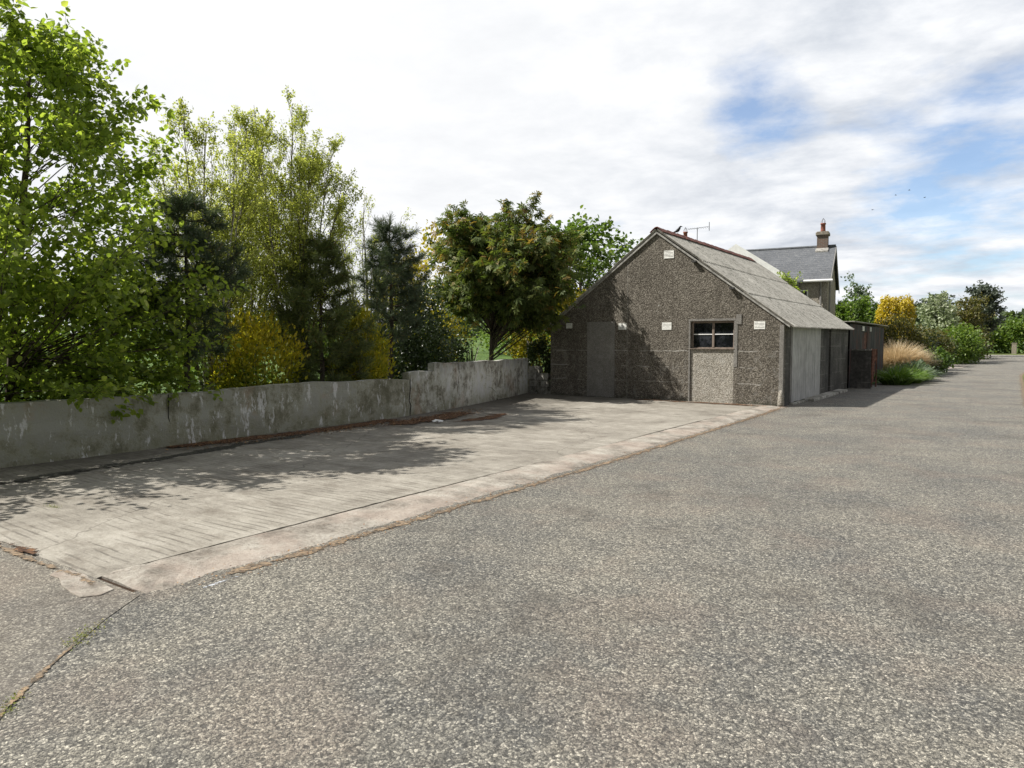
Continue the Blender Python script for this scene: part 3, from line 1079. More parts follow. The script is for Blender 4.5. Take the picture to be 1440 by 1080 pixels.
# broken corner: loose pieces of the old apron at the near end of the slab
br_ = MB()
pl = [(-5.6, 2.28), (-5.5, 2.2), (-5.38, 2.21), (-5.2, 2.14), (-5.02, 2.12), (-4.86, 2.11), (-4.78, 2.2), (-4.84, 2.31), (-4.97, 2.34), (-5.13, 2.32), (-5.3, 2.35), (-5.5, 2.34)]
br_.prism([(x + random.gauss(0, .008), y + random.gauss(0, .008), 0.0) for x, y in pl], (0, 0, .012))
tag(br_.build('broken_apron', M['strip'], bevel=.006), kind='structure')


def patch(name, pts, w, m, z=0.012, label=None, seg=6, kind='stuff', rough=.15):
    """ragged flat patch following a line; 'edge' falls from 1 on the line to 0 at the rim so the rim breaks up"""
    V, Fc, E = [], [], []
    P = []
    for a, b in zip(pts, pts[1:]):
        n = max(2, int(math.dist(a, b) / .25))
        P += [(a[0] + (b[0] - a[0]) * i / n, a[1] + (b[1] - a[1]) * i / n) for i in range(n)]
    P.append(pts[-1])
    for i, p in enumerate(P):
        q0, q1 = P[max(i - 1, 0)], P[min(i + 1, len(P) - 1)]
        dx, dy = q1[0] - q0[0], q1[1] - q0[1]
        l = math.hypot(dx, dy) or 1
        nx_, ny_ = -dy / l, dx / l
        end = min(1, min(i, len(P) - 1 - i) / 2.0)
        ww = w * random.uniform(1 - rough, 1 + rough)
        for s in range(seg + 1):
            u = s / seg * 2 - 1
            V.append((p[0] + nx_ * u * ww, p[1] + ny_ * u * ww, z + .0015 * (1 - u * u)))
            E.append((1 - abs(u)) * end)
    k = seg + 1
    Fc = [(j * k + i, j * k + i + 1, (j + 1) * k + i + 1, (j + 1) * k + i) for j in range(len(P) - 1) for i in range(seg)]
    o = mesh_obj(name, V, Fc, m, smooth=True)
    a = o.data.attributes.new('edge', 'FLOAT', 'POINT')
    a.data.foreach_set('value', np.array(E, dtype=np.float32))
    return tag(o, label, None, None, kind)


patch('leaf_litter', [(-10.66, 5.6), (-10.5, 7.2), (-10.35, 8.6), (-10.5, 10.2), (-10.55, 11.2)], .48, M['litter'], .034, 'brown leaf mould along the foot of the long concrete wall')
patch('leaf_litter', [(-10.1, 9.9), (-9.95, 10.9), (-10.1, 12.0), (-10.5, 13.2)], .72, M['litter'], .036, 'rust brown pile of leaf mould on the slab before the wall bend')
patch('leaf_litter', [(-9.15, 18.78), (-7.6, 18.72), (-6.2, 18.68), (-4.9, 18.55)], .22, M['litter'], .034, 'brown debris along the foot of the shed gable')
patch('damp_stain', [(-9.4, 2.6), (-9.6, 4.2), (-9.75, 5.8), (-10.0, 7.2), (-10.15, 8.6)], .34, M['damp'], .032, 'dark mossy damp stain on the slab beside the wall')
patch('leaf_litter', [(-9.3, 11.0), (-9.1, 12.2), (-9.5, 13.6)], .4, M['litter'], .034, 'thin brown leaf mould drifted onto the slab away from the wall')
patch('roadside_grit', [(-4.5, 2.5), (-4.47, 5), (-4.46, 9), (-4.5, 13), (-4.56, 17), (-4.66, 18.9)], .19, M['grit'], .004, 'orange brown grit along the edge of the slab')
patch('roadside_grit', [(-4.55, 2.15), (-5.2, 2.3), (-6.1, 2.28), (-7.6, 2.3), (-10, 2.3)], .12, M['grit'], .012, 'brown grit and soil at the broken near end of the slab')
patch('leaf_litter', [(-5.9, 2.3), (-6.3, 2.36), (-6.9, 2.36)], .13, M['litter'], .022, 'small brown soil heap at the near edge of the slab')
patch('leaf_litter', [(.75, 9), (.52, 14), (.5, 20), (.52, 28), (.6, 38), (.68, 44), (1.0, 50)], .26, M['grit'], .016, 'dead brown leaves along the right edge of the lane')
patch('paint_streak', [(-4.38, 2.5), (-4.4, 2.75), (-4.42, 3.2)], .06, M['paint'], .001, 'worn white paint streak beside the slab corner', kind='structure')
patch('crack_moss', [(-4.3, 1.95), (-4.1, 1.72), (-3.9, 1.5), (-3.62, 1.23), (-3.3, .9), (-3.0, .6)], .07, M['grit'], .0045, 'brown dirt and moss in the crack between tarmac surfaces')


def scatter(name, label, n, fn, m, size, shape='kite', z=0.033, up=0.15):
    P = np.array([fn() for _ in range(n)])
    P = np.column_stack([P, np.full(n, z) + rng.random(n) * .012])
    D = rnd(n) * np.array([1, 1, up])
    N = np.array([0, 0, 1]) + rnd(n) * .35
    return tag(leaves(name, P, D, N, size * rng.uniform(.5, 1.3, n), m, None, shape), label, None, None, 'stuff')


def along(pts, w):
    def f():
        i = random.randrange(len(pts) - 1)
        u = random.random()
        a, b = pts[i], pts[i + 1]
        return (a[0] + (b[0] - a[0]) * u + random.gauss(0, w), a[1] + (b[1] - a[1]) * u + random.gauss(0, w))
    return f


scatter('fallen_leaves', 'fallen brown leaves and twigs scattered on the slab by the wall', 1700, along([(-10.4, 6), (-10.2, 8.6), (-10.1, 10.5), (-10.0, 12.0), (-10.6, 13.6)], .22), L['drylit'], .045)
scatter('fallen_leaves', 'loose brown leaves under the shed window', 260, along([(-8.4, 18.75), (-6.3, 18.66), (-4.9, 18.5)], .1), L['drylit'], .045)
scatter('fallen_leaves', 'loose dead leaves and chips along the slab edge', 2600, along([(-4.47, 2.6), (-4.44, 9), (-4.5, 15), (-4.62, 18.9)], .085), L['drylit'], .02, z=.012)
scatter('moss', 'green moss tuft growing from a slab joint', 160, lambda: (-7.69 + random.gauss(0, .06), 3.12 + random.gauss(0, .02)), L['moss'], .035, 'blade', .028, 1.2)
scatter('moss', 'yellow green moss along the tarmac crack', 200, along([(-4.32, 1.98), (-4.2, 1.82), (-4.12, 1.74)], .035), L['moss'], .014, 'kite', .005, .4)
scatter('moss', 'yellow green moss at the near end of the tarmac crack', 240, along([(-3.75, 1.36), (-3.55, 1.16), (-3.35, .95)], .03), L['moss'], .014, 'kite', .005, .4)

# ------------------------------------------------------------------ boundary wall
wl = thing('boundary_wall', 'long low weathered concrete wall between the trees and the slab', 'wall', (-10.78, 8, 0))
sta = list(np.arange(-6, 19.31, .22))


def walltop(y):
    if y < 11.72:
        return .86 + .02 * math.sin(y * .9)
    if y < 12.75:
        return .985
    return 1.165 - (y - 12.75) * .004


V, Fc = [], []
tj = np.convolve(g_.normal(0, .02, len(sta) + 8), np.ones(3) / 3, 'same')
rows = 6
ylist = []
for y in sta:
    ylist.append(y)
for a in (11.72, 12.75):
    ylist += [a - .004, a + .004]
ylist = sorted(ylist)
for j, y in enumerate(ylist):
    x = wallx(y)
    h = walltop(y) + tj[min(j, len(tj) - 1)] * .8
    off = .012 if y < 11.72 else 0
    if y < 6.2:
        off += .0
    for r in range(rows + 1):
        z = -.03 + (h + .03) * r / rows
        step_ = .022 if (z < h * .52 and y < 8.9) else 0
        V.append((x + off + step_ + g_.normal(0, .004), y, z + (0 if r in (0, rows) else g_.normal(0, .004))))
    V.append((x - .09, y, h + .012))
    V.append((x - .2, y, h - .01))
    V.append((x - .2, y, -.03))
k = rows + 4
for j in range(len(ylist) - 1):
    for i in range(k - 1):
        Fc.append((j * k + i, (j + 1) * k + i, (j + 1) * k + i + 1, j * k + i + 1))
Fc.append(tuple(range((len(ylist) - 1) * k, len(ylist) * k)))
Fc.append(tuple(range(k))[::-1])
mesh_obj('wall_panel', V, [f[::-1] for f in Fc], M['wall'], wl)
jm = MB()
for y in (11.72, 6.05):
    x = wallx(y) + .0135
    zt = walltop(y - .1)
    pts = [(x + .012, y + random.gauss(0, .012), zt * i / 7) for i in range(8)]
    jm.tube(pts, [.006 + random.random() * .006 for _ in pts], 4)
jm.build('crack_joint', M['black'], wl)

bw = thing('block_wall', 'stepped stub of loose concrete blocks between wall end and shed', 'wall', (-12.3, 19.35, 0))
for r, (n, z) in enumerate(((3, 0), (2, 1), (2, 2), (1, 3))):
    for i in range(n):
        x1 = -12.86 + i * .43 + (.1 if r % 2 else 0)
        q = MB()
        ln = .42 if not (r == 0 and i == 2) else .3
        q.box(x1, x1 + ln, 19.33 + random.uniform(-.015, .015), 19.55, z * .225 + .0, z * .225 + .218)
        q.build('block', M['block'], bw, bevel=.012)

# ------------------------------------------------------------------ shed
X0, X1, Y0, Y1 = -11.72, -4.7, 19.02, 28.0
XR, ZR, ZE = -8.2, 4.78, 2.2
sh = thing('shed', 'low pebbledashed shed with grey corrugated roof beside the lane', 'shed', (XR, Y0, 0))
gable = [(X0, Y0, -.05), (X1, Y0, -.05), (X1, Y0, ZE), (XR, Y0, ZR), (X0, Y0, ZE)]
WX0, WX1, WZ0, WZ1 = -7.18, -5.98, 1.48, 2.24
DX0, DX1, DZ1 = -10.42, -9.5, 2.27
# gable built as panels around the window opening (no overlaps)
wm = MB()
T_ = .22
wm.prism([(X0, Y0, -.05), (WX0, Y0, -.05), (WX0, Y0, ZE + (ZR - ZE) * (WX0 - X1) / (XR - X1)), (XR, Y0, ZR), (X0, Y0, ZE)], (0, T_, 0))
wm.prism([(WX1, Y0, -.05), (X1, Y0, -.05), (X1, Y0, ZE), (WX1, Y0, ZE + (ZR - ZE) * (WX1 - X1) / (XR - X1))], (0, T_, 0))
wm.prism([(WX0, Y0, WZ1), (WX1, Y0, WZ1), (WX1, Y0, ZE + (ZR - ZE) * (WX1 - X1) / (XR - X1)), (WX0, Y0, ZE + (ZR - ZE) * (WX0 - X1) / (XR - X1))], (0, T_, 0))
wm.build('gable_wall', M['dash'], sh)
pm = MB()
pm.box(WX0 + .005, WX1 - .005, Y0 + .03, Y0 + T_, -.05, WZ0)
o = pm.build('window_apron', M['dash_pale'], sh)
o['label'] = 'paler pebbledash infill below the window'
dm = MB()
dm.box(DX0, DX1, Y0 - .018, Y0 + .02, .03, DZ1)
o = dm.build('blocked_doorway', M['render_grey'], sh, bevel=.006)
o['label'] = 'blocked up doorway of smooth grey render'
tm = MB()
tm.box(WX0 - .06, WX1 + .08, Y0 - .014, Y0 + .03, WZ1 + .002, WZ1 + .06)
tm.box(WX0 - .05, WX0 - .004, Y0 - .012, Y0 + .03, .02, WZ1 - .001)
tm.box(WX1 + .004, WX1 + .1, Y0 - .012, Y0 + .03, 1.0, WZ1 - .001)
tm.box(WX1 + .06, WX1 + .2, Y0 - .02, Y0 + .03, WZ1 - .1, WZ1 + .16)
tm.build('window_surround', M['render_grey'], sh, bevel=.004)
cm = MB()
cm.box(X1 - .1, X1 + .012, Y0 - .012, Y0 + .1, -.04, ZE - .1)
cm.build('corner_render', M['render_grey'], sh, bevel=.01)
wf = MB()
yw = Y0 + .1
fw = .05
wf.box(WX0, WX1, yw, yw + .06, WZ1 - fw, WZ1)
wf.box(WX0, WX1, yw, yw + .06, WZ0, WZ0 + .045)
wf.box(WX0, WX0 + fw, yw + .002, yw + .058, WZ0 + .045, WZ1 - fw)
wf.box(WX1 - fw, WX1, yw + .002, yw + .058, WZ0 + .045, WZ1 - fw)
wf.box(-6.605, -6.545, yw - .005, yw + .055, WZ0 + .046, WZ1 - fw - .001)
win = wf.build('window', M['oldpaint'], sh, bevel=.004)
for a, b in ((WX0 + fw, -6.605), (-6.545, WX1 - fw)):
    q = MB()
    q.box(a, b, yw + .008, yw + .045, 1.87, 1.893)
    q.build('glazing_bar', M['white'], win)
    for z0, z1 in ((WZ0 + .045, 1.87), (1.893, WZ1 - fw)):
        q = MB()
        q.box(a, b, yw + .026, yw + .032, z0, z1)
        q.build('pane', M['glass'], win)
q = MB()
q.box(WX0 - .02, WX1 + .02, Y0 - .02, Y0 + .1, WZ0 - .002, WZ0 + .018)
q.build('sill', M['oldpaint'], win)
for i, (x, z, s) in enumerate(((-7.84, 4.12, 1.05), (-11.05, 2.17, .75), (-9.25, 2.13, .9), (-7.88, 2.12, 1), (-5.31, 2.11, 1))):
    q = MB()
    w, hh = .14 * s, .105 * s
    q.box(x - w, x + w, Y0 - .012, Y0 + .01, z - hh, z - hh + .018)
    q.box(x - w, x + w, Y0 - .012, Y0 + .01, z + hh - .018, z + hh)
    q.box(x - w, x - w + .018, Y0 - .012, Y0 + .01, z - hh + .018, z + hh - .018)
    q.box(x + w - .018, x + w, Y0 - .012, Y0 + .01, z - hh + .018, z + hh - .018)
    for j in range(5):
        zz = z - hh + .02 + j * (2 * hh - .036) / 5
        q.prism([(x - w + .018, Y0 - .003, zz), (x - w + .018, Y0 - .016, zz), (x - w + .018, Y0 - .003, zz + .022)], (2 * w - .036, 0, 0))
    o = q.build('vent', M['ventw'], sh)
q = MB()
q.box(-10.98, -10.94, Y0 - .024, Y0 - .013, 2.14, 2.2)

# side wall along the lane
sd = MB()
sd.box(X1 - .2, X1, Y0 + T_, 19.78, -.05, 2.24)
sd.box(X1 - .2, X1, 23.32, 24.75, -.05, 2.24)
sd.box(X1 - .2, X1 + .0, 25.05, 27.9, -.05, 2.24)
sd.box(X1 - .2, X1 - .002, 19.78, 23.32, 2.14, 2.24)
sd.box(X1 - .2, X1 - .002, 24.75, 25.05, 2.1, 2.24)
sd.build('side_wall', M['darkblock'], sh)
bk = MB()
bk.box(X0, X0 + .2, Y0 + T_, Y1 - .1, -.05, 2.24)
bk.prism([(X0 + .2, Y1 - .1, -.05), (X1, Y1 - .1, -.05), (X1, Y1 - .1, ZE), (XR, Y1 - .1, ZR - .04), (X0 + .2, Y1 - .1, ZE)], (0, .2, 0))
bk.build('rear_wall', M['darkblock'], sh)
for a, b in ((19.8, 21.42), (21.45, 23.3)):
    q = MB()
    nb = 7
    for i in range(nb):
        ya = a + (b - a) * i / nb
        q.box(X1 - .03 - random.random() * .006, X1 + .035 + random.random() * .008, ya + .003, ya + (b - a) / nb - .003, .05 + random.random() * .02, 2.13)
    q.build('door', M['door'], sh)
q = MB()
q.box(X1 - .14, X1 - .06, 24.75, 25.05, 0, 2.1)
o = q.build('side_door', M['darkboard'], sh)
q = MB()
q.box(X1 + .002, X1 + .32, 21.2, 26.4, -.03, .07)
q.box(X1 + .002, X1 + .12, 19.7, 21.18, -.03, .045)
q.build('plinth', M['block'], sh, bevel=.02)
q = MB()
pts = []
for i in range(7):
    pts.append(((.11 * (1 - (i / 6) ** 3) + .02)))
q.tube([(X1 - .03, Y0 - .03, z) for z in (0, .1, .2, .3, .37, .41, .425)], [.085, .085, .08, .072, .06, .035, .008], 12)
o = q.build('corner_guard', M['dash_pale'], sh, True)
o['label'] = 'round topped whitish stone at the foot of the corner'


# corrugated roof
def corrugated(xa, za, xb, zb, y0, y1, rows, per=.15, amp=.028, lap=.012):
    ny = int((y1 - y0) / per * 6)
    V, Fc = [], []
    dx, dz = xb - xa, zb - za
    l = math.hypot(dx, dz)
    nx_, nz_ = -dz / l, dx / l
    if nz_ < 0:
        nx_, nz_ = -nx_, -nz_
    for r in range(rows):
        u0, u1 = r / rows, (r + 1) / rows + (.02 if r < rows - 1 else 0)
        lift0, lift1 = (rows - r) * lap - lap, (rows - r) * lap
        base = len(V)
        for j in range(ny + 1):
            y = y0 + (y1 - y0) * j / ny
            w = amp * math.sin(2 * math.pi * y / per)
            sheetn = int(y / 1.0)
            jit = .012 * math.sin(sheetn * 12.9 + r * 7.1)
            for u, lf in ((u0, lift0), (u1 + (jit if r == rows - 1 else jit * .6), lift1)):
                V.append((xa + dx * u + nx_ * (w + lf), y, za + dz * u + nz_ * (w + lf)))
        for j in range(ny):
            Fc.append((base + j * 2, base + j * 2 + 2, base + j * 2 + 3, base + j * 2 + 1))
    return V, Fc


slope = (ZR - ZE) / (X1 - XR)
rf = MB()
for sgn in (1, -1):
    xe = XR + sgn * (X1 - XR + .2)
    ze = ZR - slope * (X1 - XR + .2)
    V, Fc = corrugated(XR, ZR + .03, xe, ze + .03, Y0 - .07, Y1 + .25, 3)
    rf.add(V, Fc)
ro = rf.build('roof', M['sheet'], sh)
so = ro.modifiers.new('thick', 'SOLIDIFY')
so.thickness = .008
rc = MB()
for i in range(24):
    ya = Y0 - .08 + i * .375
    V = []
    for y, lf in ((ya, .02), (ya + .39, .008)):
        for dx, dz in ((-.2, -.105), (-.1, -.02), (-.035, .035), (.035, .035), (.1, -.02), (.2, -.105)):
            V.append((XR + dx, y, ZR + .075 + dz + lf + random.gauss(0, .004)))
    rc.add(V, [(j, j + 1, j + 7, j + 6) for j in range(5)])
rco = rc.build('ridge_cap', M['ridge'], ro)
so = rco.modifiers.new('thick', 'SOLIDIFY')
so.thickness = .014
vg = MB()
for sgn in (1, -1):
    xe = XR + sgn * (X1 - XR + .16)
    ze = ZR - slope * (X1 - XR + .16)
    vg.prism([(XR + sgn * .001, Y0 - .05, ZR + .0), (xe, Y0 - .05, ze), (xe, Y0 - .05, ze - .045), (XR + sgn * .001, Y0 - .05, ZR - .055)], (0, .045, 0))
vg.build('verge_trim', M['edge'], ro)
for u in (.32, .62):
    x = XR + (X1 - XR) * u
    z = ZR - slope * (x - XR)
    q = MB()
    q.box(x - .06, x + .06, Y0 - .13, Y0 - .004, z - .11, z - .06)
    q.build('purlin_end', M['darkboard'], ro)

# ------------------------------------------------------------------ dark corrugated shed behind
ts = thing('tin_shed', 'dark tarred corrugated iron shed beyond the pebbledashed shed', 'shed', (-6.2, 32.4, 0))
V, Fc = [], []


def corr_wall(x, y0, y1, z0, z1a, z1b, per=.15, amp=.02):
    n = int((y1 - y0) / per * 5)
    V = []
    for j in range(n + 1):
        y = y0 + (y1 - y0) * j / n
        w = amp * math.sin(2 * math.pi * y / per)
        V += [(x + w, y, z0), (x + w, y, z1a + (z1b - z1a) * j / n)]
    return V, [(2 * j, 2 * j + 2, 2 * j + 3, 2 * j + 1) for j in range(n)]


q = MB()
q.add(*corr_wall(-4.66, 28.2, 31.3, 0, 2.34, 2.34))
q.add(*corr_wall(-4.66, 32.2, 36.8, 0, 2.34, 2.34))
q.add(*[(a, b) for a, b in [corr_wall(-4.67, 31.3, 32.2, 2.08, 2.34, 2.34)]][0])
q.box(-7.9, -4.72, 36.72, 36.8, 0, 2.32)
q.box(-7.9, -4.72, 28.2, 28.28, 0, 2.32)
q.box(-7.9, -7.82, 28.28, 36.72, 0, 2.3)
q.build('wall', M['tin'], ts, True)
q = MB()
q.box(-4.75, -4.69, 31.32, 32.18, 0, 2.07)
q.build('door', M['rust'], ts)
q = MB()
for y in np.arange(28.1, 36.9, .3):
    q.prism([(-4.5, y, 2.4 + .012), (-4.5, y + .3, 2.4), (-8.0, y + .3, 2.36), (-8.0, y, 2.372)], (0, 0, .025))
q.build('roof', M['sheet'], ts)
for ya, yb in ((30.6, 31.0), (32.5, 32.75)):
    q = MB()
    q.box(-4.635, -4.6, ya, yb, 2.11, 2.29)
    q.build('wall_plate', M['ventw'], ts)

# low block bay and rusty gate leaf by the shed end
lw = thing('low_wall', 'low dark block wall standing out from the end of the shed', 'wall', (-4.4, 28.6, 0))
q = MB()
q.box(-4.95, -3.98, 28.42, 28.62, -.03, 1.36)
q.build('wall_panel', M['darkblock'], lw, bevel=.01)
q = MB()
q.box(-4.97, -3.96, 28.4, 28.64, 1.362, 1.42)
q.build('coping', M['block'], lw, bevel=.01)
gt = thing('rusty_gate', 'narrow rusty iron gate leaf hung on the end of the low wall', 'gate', (-3.9, 28.5, 0))
q = MB()
for a in (0, .3):
    q.tube([(-3.95 + a * .35, 28.45 + a, .05), (-3.95 + a * .35, 28.45 + a, 1.43)], .022, 6)
for z in (.25, .7, 1.15, 1.4):
    q.tube([(-3.95, 28.45, z), (-3.845, 28.75, z)], .014, 5)
q.build('frame', M['rust'], gt)
q = MB()
n = 7
V = []
edge = [.0, .06, .03, .1, .16, .1, .2, .17]
for i in range(8):
    z = 1.41 - i * .17
    x1 = .30 - edge[i]
    V += [(-3.935, 28.44, z), (-3.935 + x1 * .35, 28.44 + x1, z + .02)]
q.add(V, [(2 * i, 2 * i + 2, 2 * i + 3, 2 * i + 1) for i in range(7)])
o = q.build('torn_sheet', M['rust'], gt)
so = o.modifiers.new('thick', 'SOLIDIFY')
so.thickness = .006

# ------------------------------------------------------------------ house
hs = thing('house', 'two storey slate roofed house with brick chimneys behind the shed', 'house', (-7.5, 38.75, 0))
HX0, HX1, HY0, HY1, HE, HR = -17.5, -7.5, 38.75, 45.25, 4.9, 6.8
yr = (HY0 + HY1) / 2
q = MB()
q.box(HX0, HX1, HY0, HY0 + .3, -.05, HE)
q.box(HX0, HX1, HY1 - .3, HY1, -.05, HE)
for x in (HX0, HX1 - .3):
    q.prism([(x, HY0 + .3, -.05), (x, HY1 - .3, -.05), (x, HY1 - .3, HE + .15), (x, yr, HR - .1), (x, HY0 + .3, HE + .15)], (.3, 0, 0))
q.build('wall', M['house_dash'], hs)
rr = MB()
ex = .14
sl_ = (HR - HE) / (yr - HY0)
for s in (-1, 1):
    ye = yr + s * (yr - HY0 + .3)
    ze = HR - sl_ * (yr - HY0 + .3)
    rr.prism([(HX0 - ex, yr, HR), (HX1 + ex, yr, HR), (HX1 + ex, ye, ze), (HX0 - ex, ye, ze)][::s], (0, 0, .09))
hr = rr.build('roof', M['slate'], hs)
q = MB()
q.tube([(HX0 - ex, yr, HR + .09), (HX1 + ex, yr, HR + .09)], .09, 8)
q.build('ridge_tile', M['slate'], hr)
q = MB()
for s in (-1, 1):
    ye = yr + s * (yr - HY0 + .34)
    ze = HR - sl_ * (yr - HY0 + .34)
    q.prism([(HX1 + ex + .002, yr, HR + .08), (HX1 + ex + .002, ye, ze + .08), (HX1 + ex + .002, ye, ze - .17), (HX1 + ex + .002, yr, HR - .17)], (.035, 0, 0))
q.build('bargeboard', M['pipe'], hr)
q = MB()
q.tube([(-8.6, HY0 - .36, HE - .13), (HX1 + .25, HY0 - .36, HE - .13)], .065, 8)
q.build('gutter', M['white'], hs)
q = MB()
q.tube([(-7.8, HY0 - .36, HE - .18), (-7.8, HY0 - .1, HE - .5), (-7.8, HY0 - .08, .1)], .05, 8)
q.build('downpipe', M['pipe'], hs)
q = MB()
q.tube([(HX1 + .08, HY0 + .5, HE - .1), (HX1 + .08, HY0 + .5, .1)], .05, 8)
q.build('downpipe', M['pipe'], hs)


def chimney(x, zt, w, potn):
    q = MB()
    q.box(x - w, x + w, yr - .32, yr + .32, HR - .35, zt - .2)
    st = q.build('chimney', M['brick'], hs)
    q = MB()
    q.box(x - w - .07, x + w + .07, yr - .4, yr + .4, zt - .2, zt - .05)
    q.box(x - w - .03, x + w + .03, yr - .35, yr + .35, zt - .05, zt)
    q.build('chimney_cap', M['stone'], st, bevel=.02)
    q = MB()
    q.tube([(x, yr, zt - .02), (x, yr, zt + .1), (x, yr, zt + .4), (x, yr, zt + .41), (x, yr, zt + .48)], [.15, .125, .115, .145, .14], 12)
    q.build('chimney_pot', M['pot'], st, True)
    q = MB()
    for i in range(6):
        w_ = i * 6.28 / 6
        q.tube([(x + .12 * math.cos(w_), yr + .12 * math.sin(w_), zt + .46), (x + .1 * math.cos(w_), yr + .1 * math.sin(w_), zt + .6), (x, yr, zt + .75)], .008, 4)
    q.build('cowl', M['iron'], st)
    q = MB()
    q.prism([(x - w - .05, yr - .34, HR - .12), (x + w + .05, yr - .34, HR - .12), (x + w + .05, yr - .62, HR - .3), (x - w - .05, yr - .62, HR - .3)], (0, 0, .1))
    q.build('flashing', M['edge'], st)


chimney(-8.02, 7.68, .27, 1)
chimney(-15.55, 7.75, .24, 1)
q = MB()
ax, az = -14.85, HR + .12
q.tube([(ax, yr, az), (ax, yr, az + 1.5)], .022, 6)
q.tube([(ax - .55, yr, az + 1.45), (ax + .75, yr - .2, az + 1.5)], .012, 5)
for i in range(9):
    u = -.5 + i * .14
    q.tube([(ax + u, yr - .28 - .15 * (u + .5) / 1.3, az + 1.46), (ax + u, yr + .22, az + 1.46)], .008, 4)
q.tube([(ax + .74, yr - .2, az + 1.25), (ax + .74, yr - .2, az + 1.75)], .02, 5)
q.build('tv_aerial', M['iron'], hs)
# gabled wing facing the yard
wx, wy, wz, we = -10.85, 32.6, 5.9, 4.65
hw = 1.85
q = MB()
q.prism([(wx - hw, wy, -.05), (wx + hw, wy, -.05), (wx + hw, wy, we), (wx, wy, wz - .1), (wx - hw, wy, we)], (0, .3, 0))
q.box(wx + hw - .3, wx + hw, wy + .3, HY0 - .01, -.05, we)
q.box(wx - hw, wx - hw + .3, wy + .3, HY0 - .01, -.05, we)
q.build('wing_wall', M['house_dash'], hs)
q = MB()
ws = (wz - we) / hw
for s in (-1, 1):
    xe = wx + s * (hw + .2)
    q.prism([(wx, wy - .2, wz), (wx, yr - .4, wz), (xe, yr - 1.4, wz - ws * (hw + .2)), (xe, wy - .2, wz - ws * (hw + .2))][::s], (0, 0, .09))
wr = q.build('wing_roof', M['slate'], hs)
q = MB()
for s in (-1, 1):
    xe = wx + s * (hw + .24)
    ze = wz - ws * (hw + .24)
    q.prism([(wx, wy - .202, wz + .15), (xe, wy - .202, ze + .15), (xe, wy - .202, ze - .24), (wx, wy - .202, wz - .3)], (0, -.035, 0))
q.build('white_bargeboard', M['white'], wr)
q = MB()
for (x0, x1, z0, z1) in ((-9.35, -8.4, 3.3, 4.35),):
    q.box(x0, x1, HY0 - .03, HY0 + .02, z0, z0 + .07)
    q.box(x0, x1, HY0 - .03, HY0 + .02, z1 - .07, z1)
    for x in (x0, (x0 + x1) / 2 - .03, x1 - .06):
        q.box(x, x + .06, HY0 - .028, HY0 + .02, z0 + .07, z1 - .07)
hwn = q.build('window', M['white'], hs)
q = MB()
q.box(-9.34, -8.41, HY0 - .012, HY0 - .004, 3.37, 4.28)
q.build('pane', M['glass'], hwn)


hs.rotation_euler = (0, 0, R(7))

# ------------------------------------------------------------------ crow on the ridge, birds in the sky
def bird(name, label, loc, s, wing, yaw, group=None):
    th = thing(name, label, 'bird', loc, group)
    o = Vector(loc)
    f = Vector((math.cos(yaw), math.sin(yaw), 0))
    sd = Vector((-f.y, f.x, 0))
    q = MB()
    if wing:
        pts = [o - f * .5 * s, o - f * .25 * s, o, o + f * .22 * s, o + f * .36 * s, o + f * .5 * s]
        rd = [.03, .08, .11, .08, .06, .01]
    else:
        pts = [o + Vector((0, 0, .1)) * s * 2 - f * .52 * s, o + Vector((0, 0, .3 * s)) - f * .2 * s, o + Vector((0, 0, .42 * s)), o + Vector((0, 0, .6 * s)) + f * .14 * s,
               o + Vector((0, 0, .74 * s)) + f * .2 * s, o + Vector((0, 0, .8 * s)) + f * .27 * s, o + Vector((0, 0, .76 * s)) + f * .46 * s]
        rd = [.03, .11, .17, .13, .095, .07, .008]
    q.tube(pts, [r * s for r in rd], 8)
    q.build('body', M['crow'], th, True)
    q = MB()
    if wing:
        for k in (-1, 1):
            V = [o + f * .15 * s, o - f * .15 * s, o + sd * k * .45 * s + Vector((0, 0, .18 * s)) - f * .12 * s, o + sd * k * .45 * s + Vector((0, 0, .18 * s)) + f * .14 * s, o + sd * k * s + Vector((0, 0, .08 * s)) - f * .16 * s]
            q.add(V, [(0, 1, 2, 3), (3, 2, 4)])
        w = q.build('wings', M['crow'], th)
        w.modifiers.new('thick', 'SOLIDIFY').thickness = .02 * s
    else:
        for k in (-1, 1):
            q.tube([o + sd * k * .06 * s, o + sd * k * .06 * s + Vector((0, 0, .3 * s))], .018 * s, 5)
        q.build('legs', M['crow'], th)


bird('crow', 'black crow perched on the near end of the shed ridge', (XR, 20.55, ZR + .11), .3, False, R(20))
for i, (x, y, z) in enumerate(((-12.6, 88, 16.3), (-10.6, 90, 18.0), (-9.2, 89, 18.2), (-7.9, 91, 17.6))):
    bird('flying_bird', 'small dark bird flying high above the golden conifer', (x, y, z), .26, True, R(150 + i * 21), 'birds flying high above the lane')

